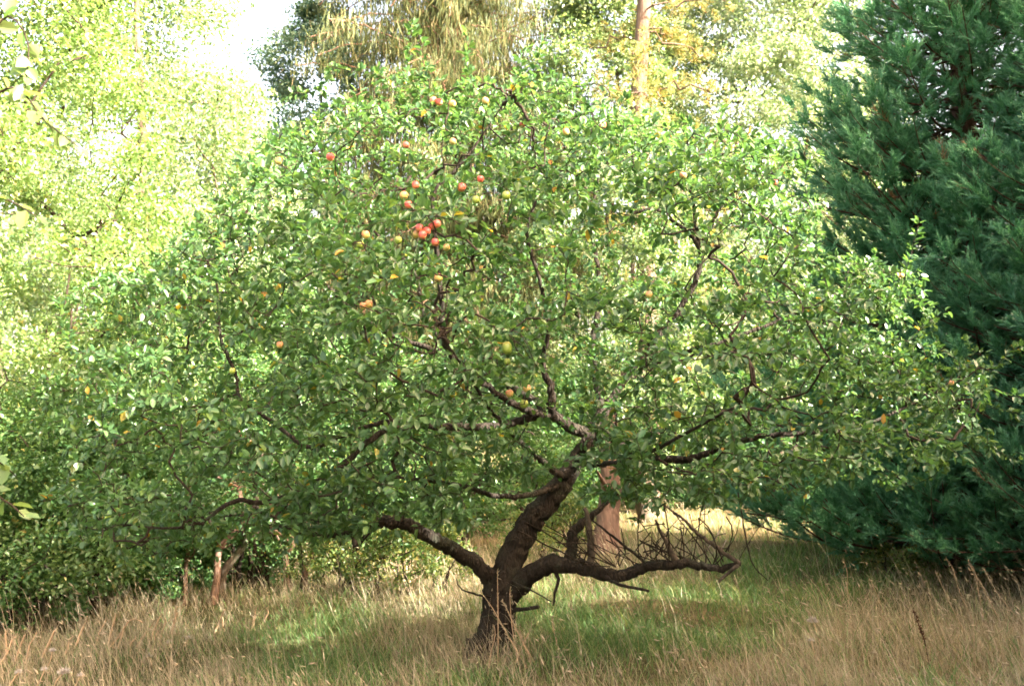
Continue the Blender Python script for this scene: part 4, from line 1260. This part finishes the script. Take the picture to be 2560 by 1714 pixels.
for (px, pt, Y, ln) in ((1246, 1425, 7.35, -2), (1320, 1492, 7.2, -108), (1298, 1468, 7.3, -22), (1345, 1500, 7.2, -90), (1280, 1560, 7.1, 50), (1400, 1545, 7.2, -18), (1330, 1580, 7.1, -30), (1220, 1560, 7.1, 14)):
    stalk(px, pt, Y, ln, LG, 'dry grass stalks by the trunk', wpx=3.2)


def puff(px, py, Y, size, label, group, matk='fluff', name='thistle', stem=True, n=120):
    b = np.array([*at(px, Y), 0.0]); b[2] = float(gh(b[0], b[1])) - 0.02
    root = empty(name, tuple(b)); tag(root, label, 'seed head', group)
    t = P(px - 4, py, Y) - b
    tube_obj('stem', [np.zeros(3), t * 0.5 + rngK.normal(size=3) * 0.015, t], [0.006, 0.005, 0.004], M['stalk'], root, 5, 0.08)
    d = rand_unit(rngK, n); d[:, 2] = np.abs(d[:, 2]) * 0.8 - 0.1
    V, tt = leaf_geom(t + d * size * 0.15, d, rand_unit(rngK, n), size * rngK.uniform(0.5, 1.0, n), np.full(n, size * 0.16))
    tag(mesh_obj('seed_head', V, [tt], 0, M[matk], root), kind='stuff')


puff(2035, 1552, 7.6, 0.05, 'fluffy white thistle head above the dry grass in the meadow', None)
puff(2032, 1600, 7.3, 0.026, 'small pale seed head on a brown stalk beside the fluffy thistle', None)
GP = ('grey fluffy seed head in the dry grass below the thicket', 'grey seed heads')
for (px, py, Y, s_) in ((115, 1672, 7.2, .03), (165, 1680, 7.1, .05), (205, 1688, 7.1, .03), (135, 1625, 7.6, .03), (375, 1640, 7.8, .035), (475, 1595, 8.2, .028), (50, 1680, 7.1, .03), (425, 1605, 8.2, .03)):
    puff(px, py, Y, s_, *GP)
# dark brown dock spike
b = np.array([*at(2300, 7.3), 0.0]); b[2] = float(gh(b[0], b[1])) - 0.02
dk = empty('dock_plant', tuple(b)); tag(dk, 'dark brown dock seed spike standing above the dry grass', 'dock')
t = P(2283, 1525, 7.3) - b
tube_obj('stem', [np.zeros(3), t * 0.5 + np.array([0.02, 0, 0]), t], [0.005, 0.004, 0.002], M['red_bark'], dk, 5, 0.08)
n = 130; s = rngK.uniform(0.45, 1.0, n) ** 0.8
d = unit(rand_unit(rngK, n) + np.array([0, 0, 0.4]))
V, tt = leaf_geom(t * s[:, None] + np.array([0.02, 0, 0]) * np.sin(s * math.pi)[:, None], d, rand_unit(rngK, n), rngK.uniform(0.010, 0.022, n), rngK.uniform(0.008, 0.014, n))
tag(mesh_obj('seed_head', V, [tt], 0, M['brown_seed'], dk), kind='stuff')
LG2 = 'pale grass stalk standing against the dark shade under the conifers'
for (px, pt, Y, ln) in ((2420, 1395, 9.0, -55), (2480, 1398, 9.0, -60), (2440, 1415, 8.9, -8), (2530, 1420, 9.0, -70), (2112, 1400, 9.2, -4), (2390, 1430, 8.8, -50), (2200, 1440, 8.6, -30)):
    stalk(px, pt, Y, ln, LG2, 'pale stalks before the conifer shade', wpx=2)
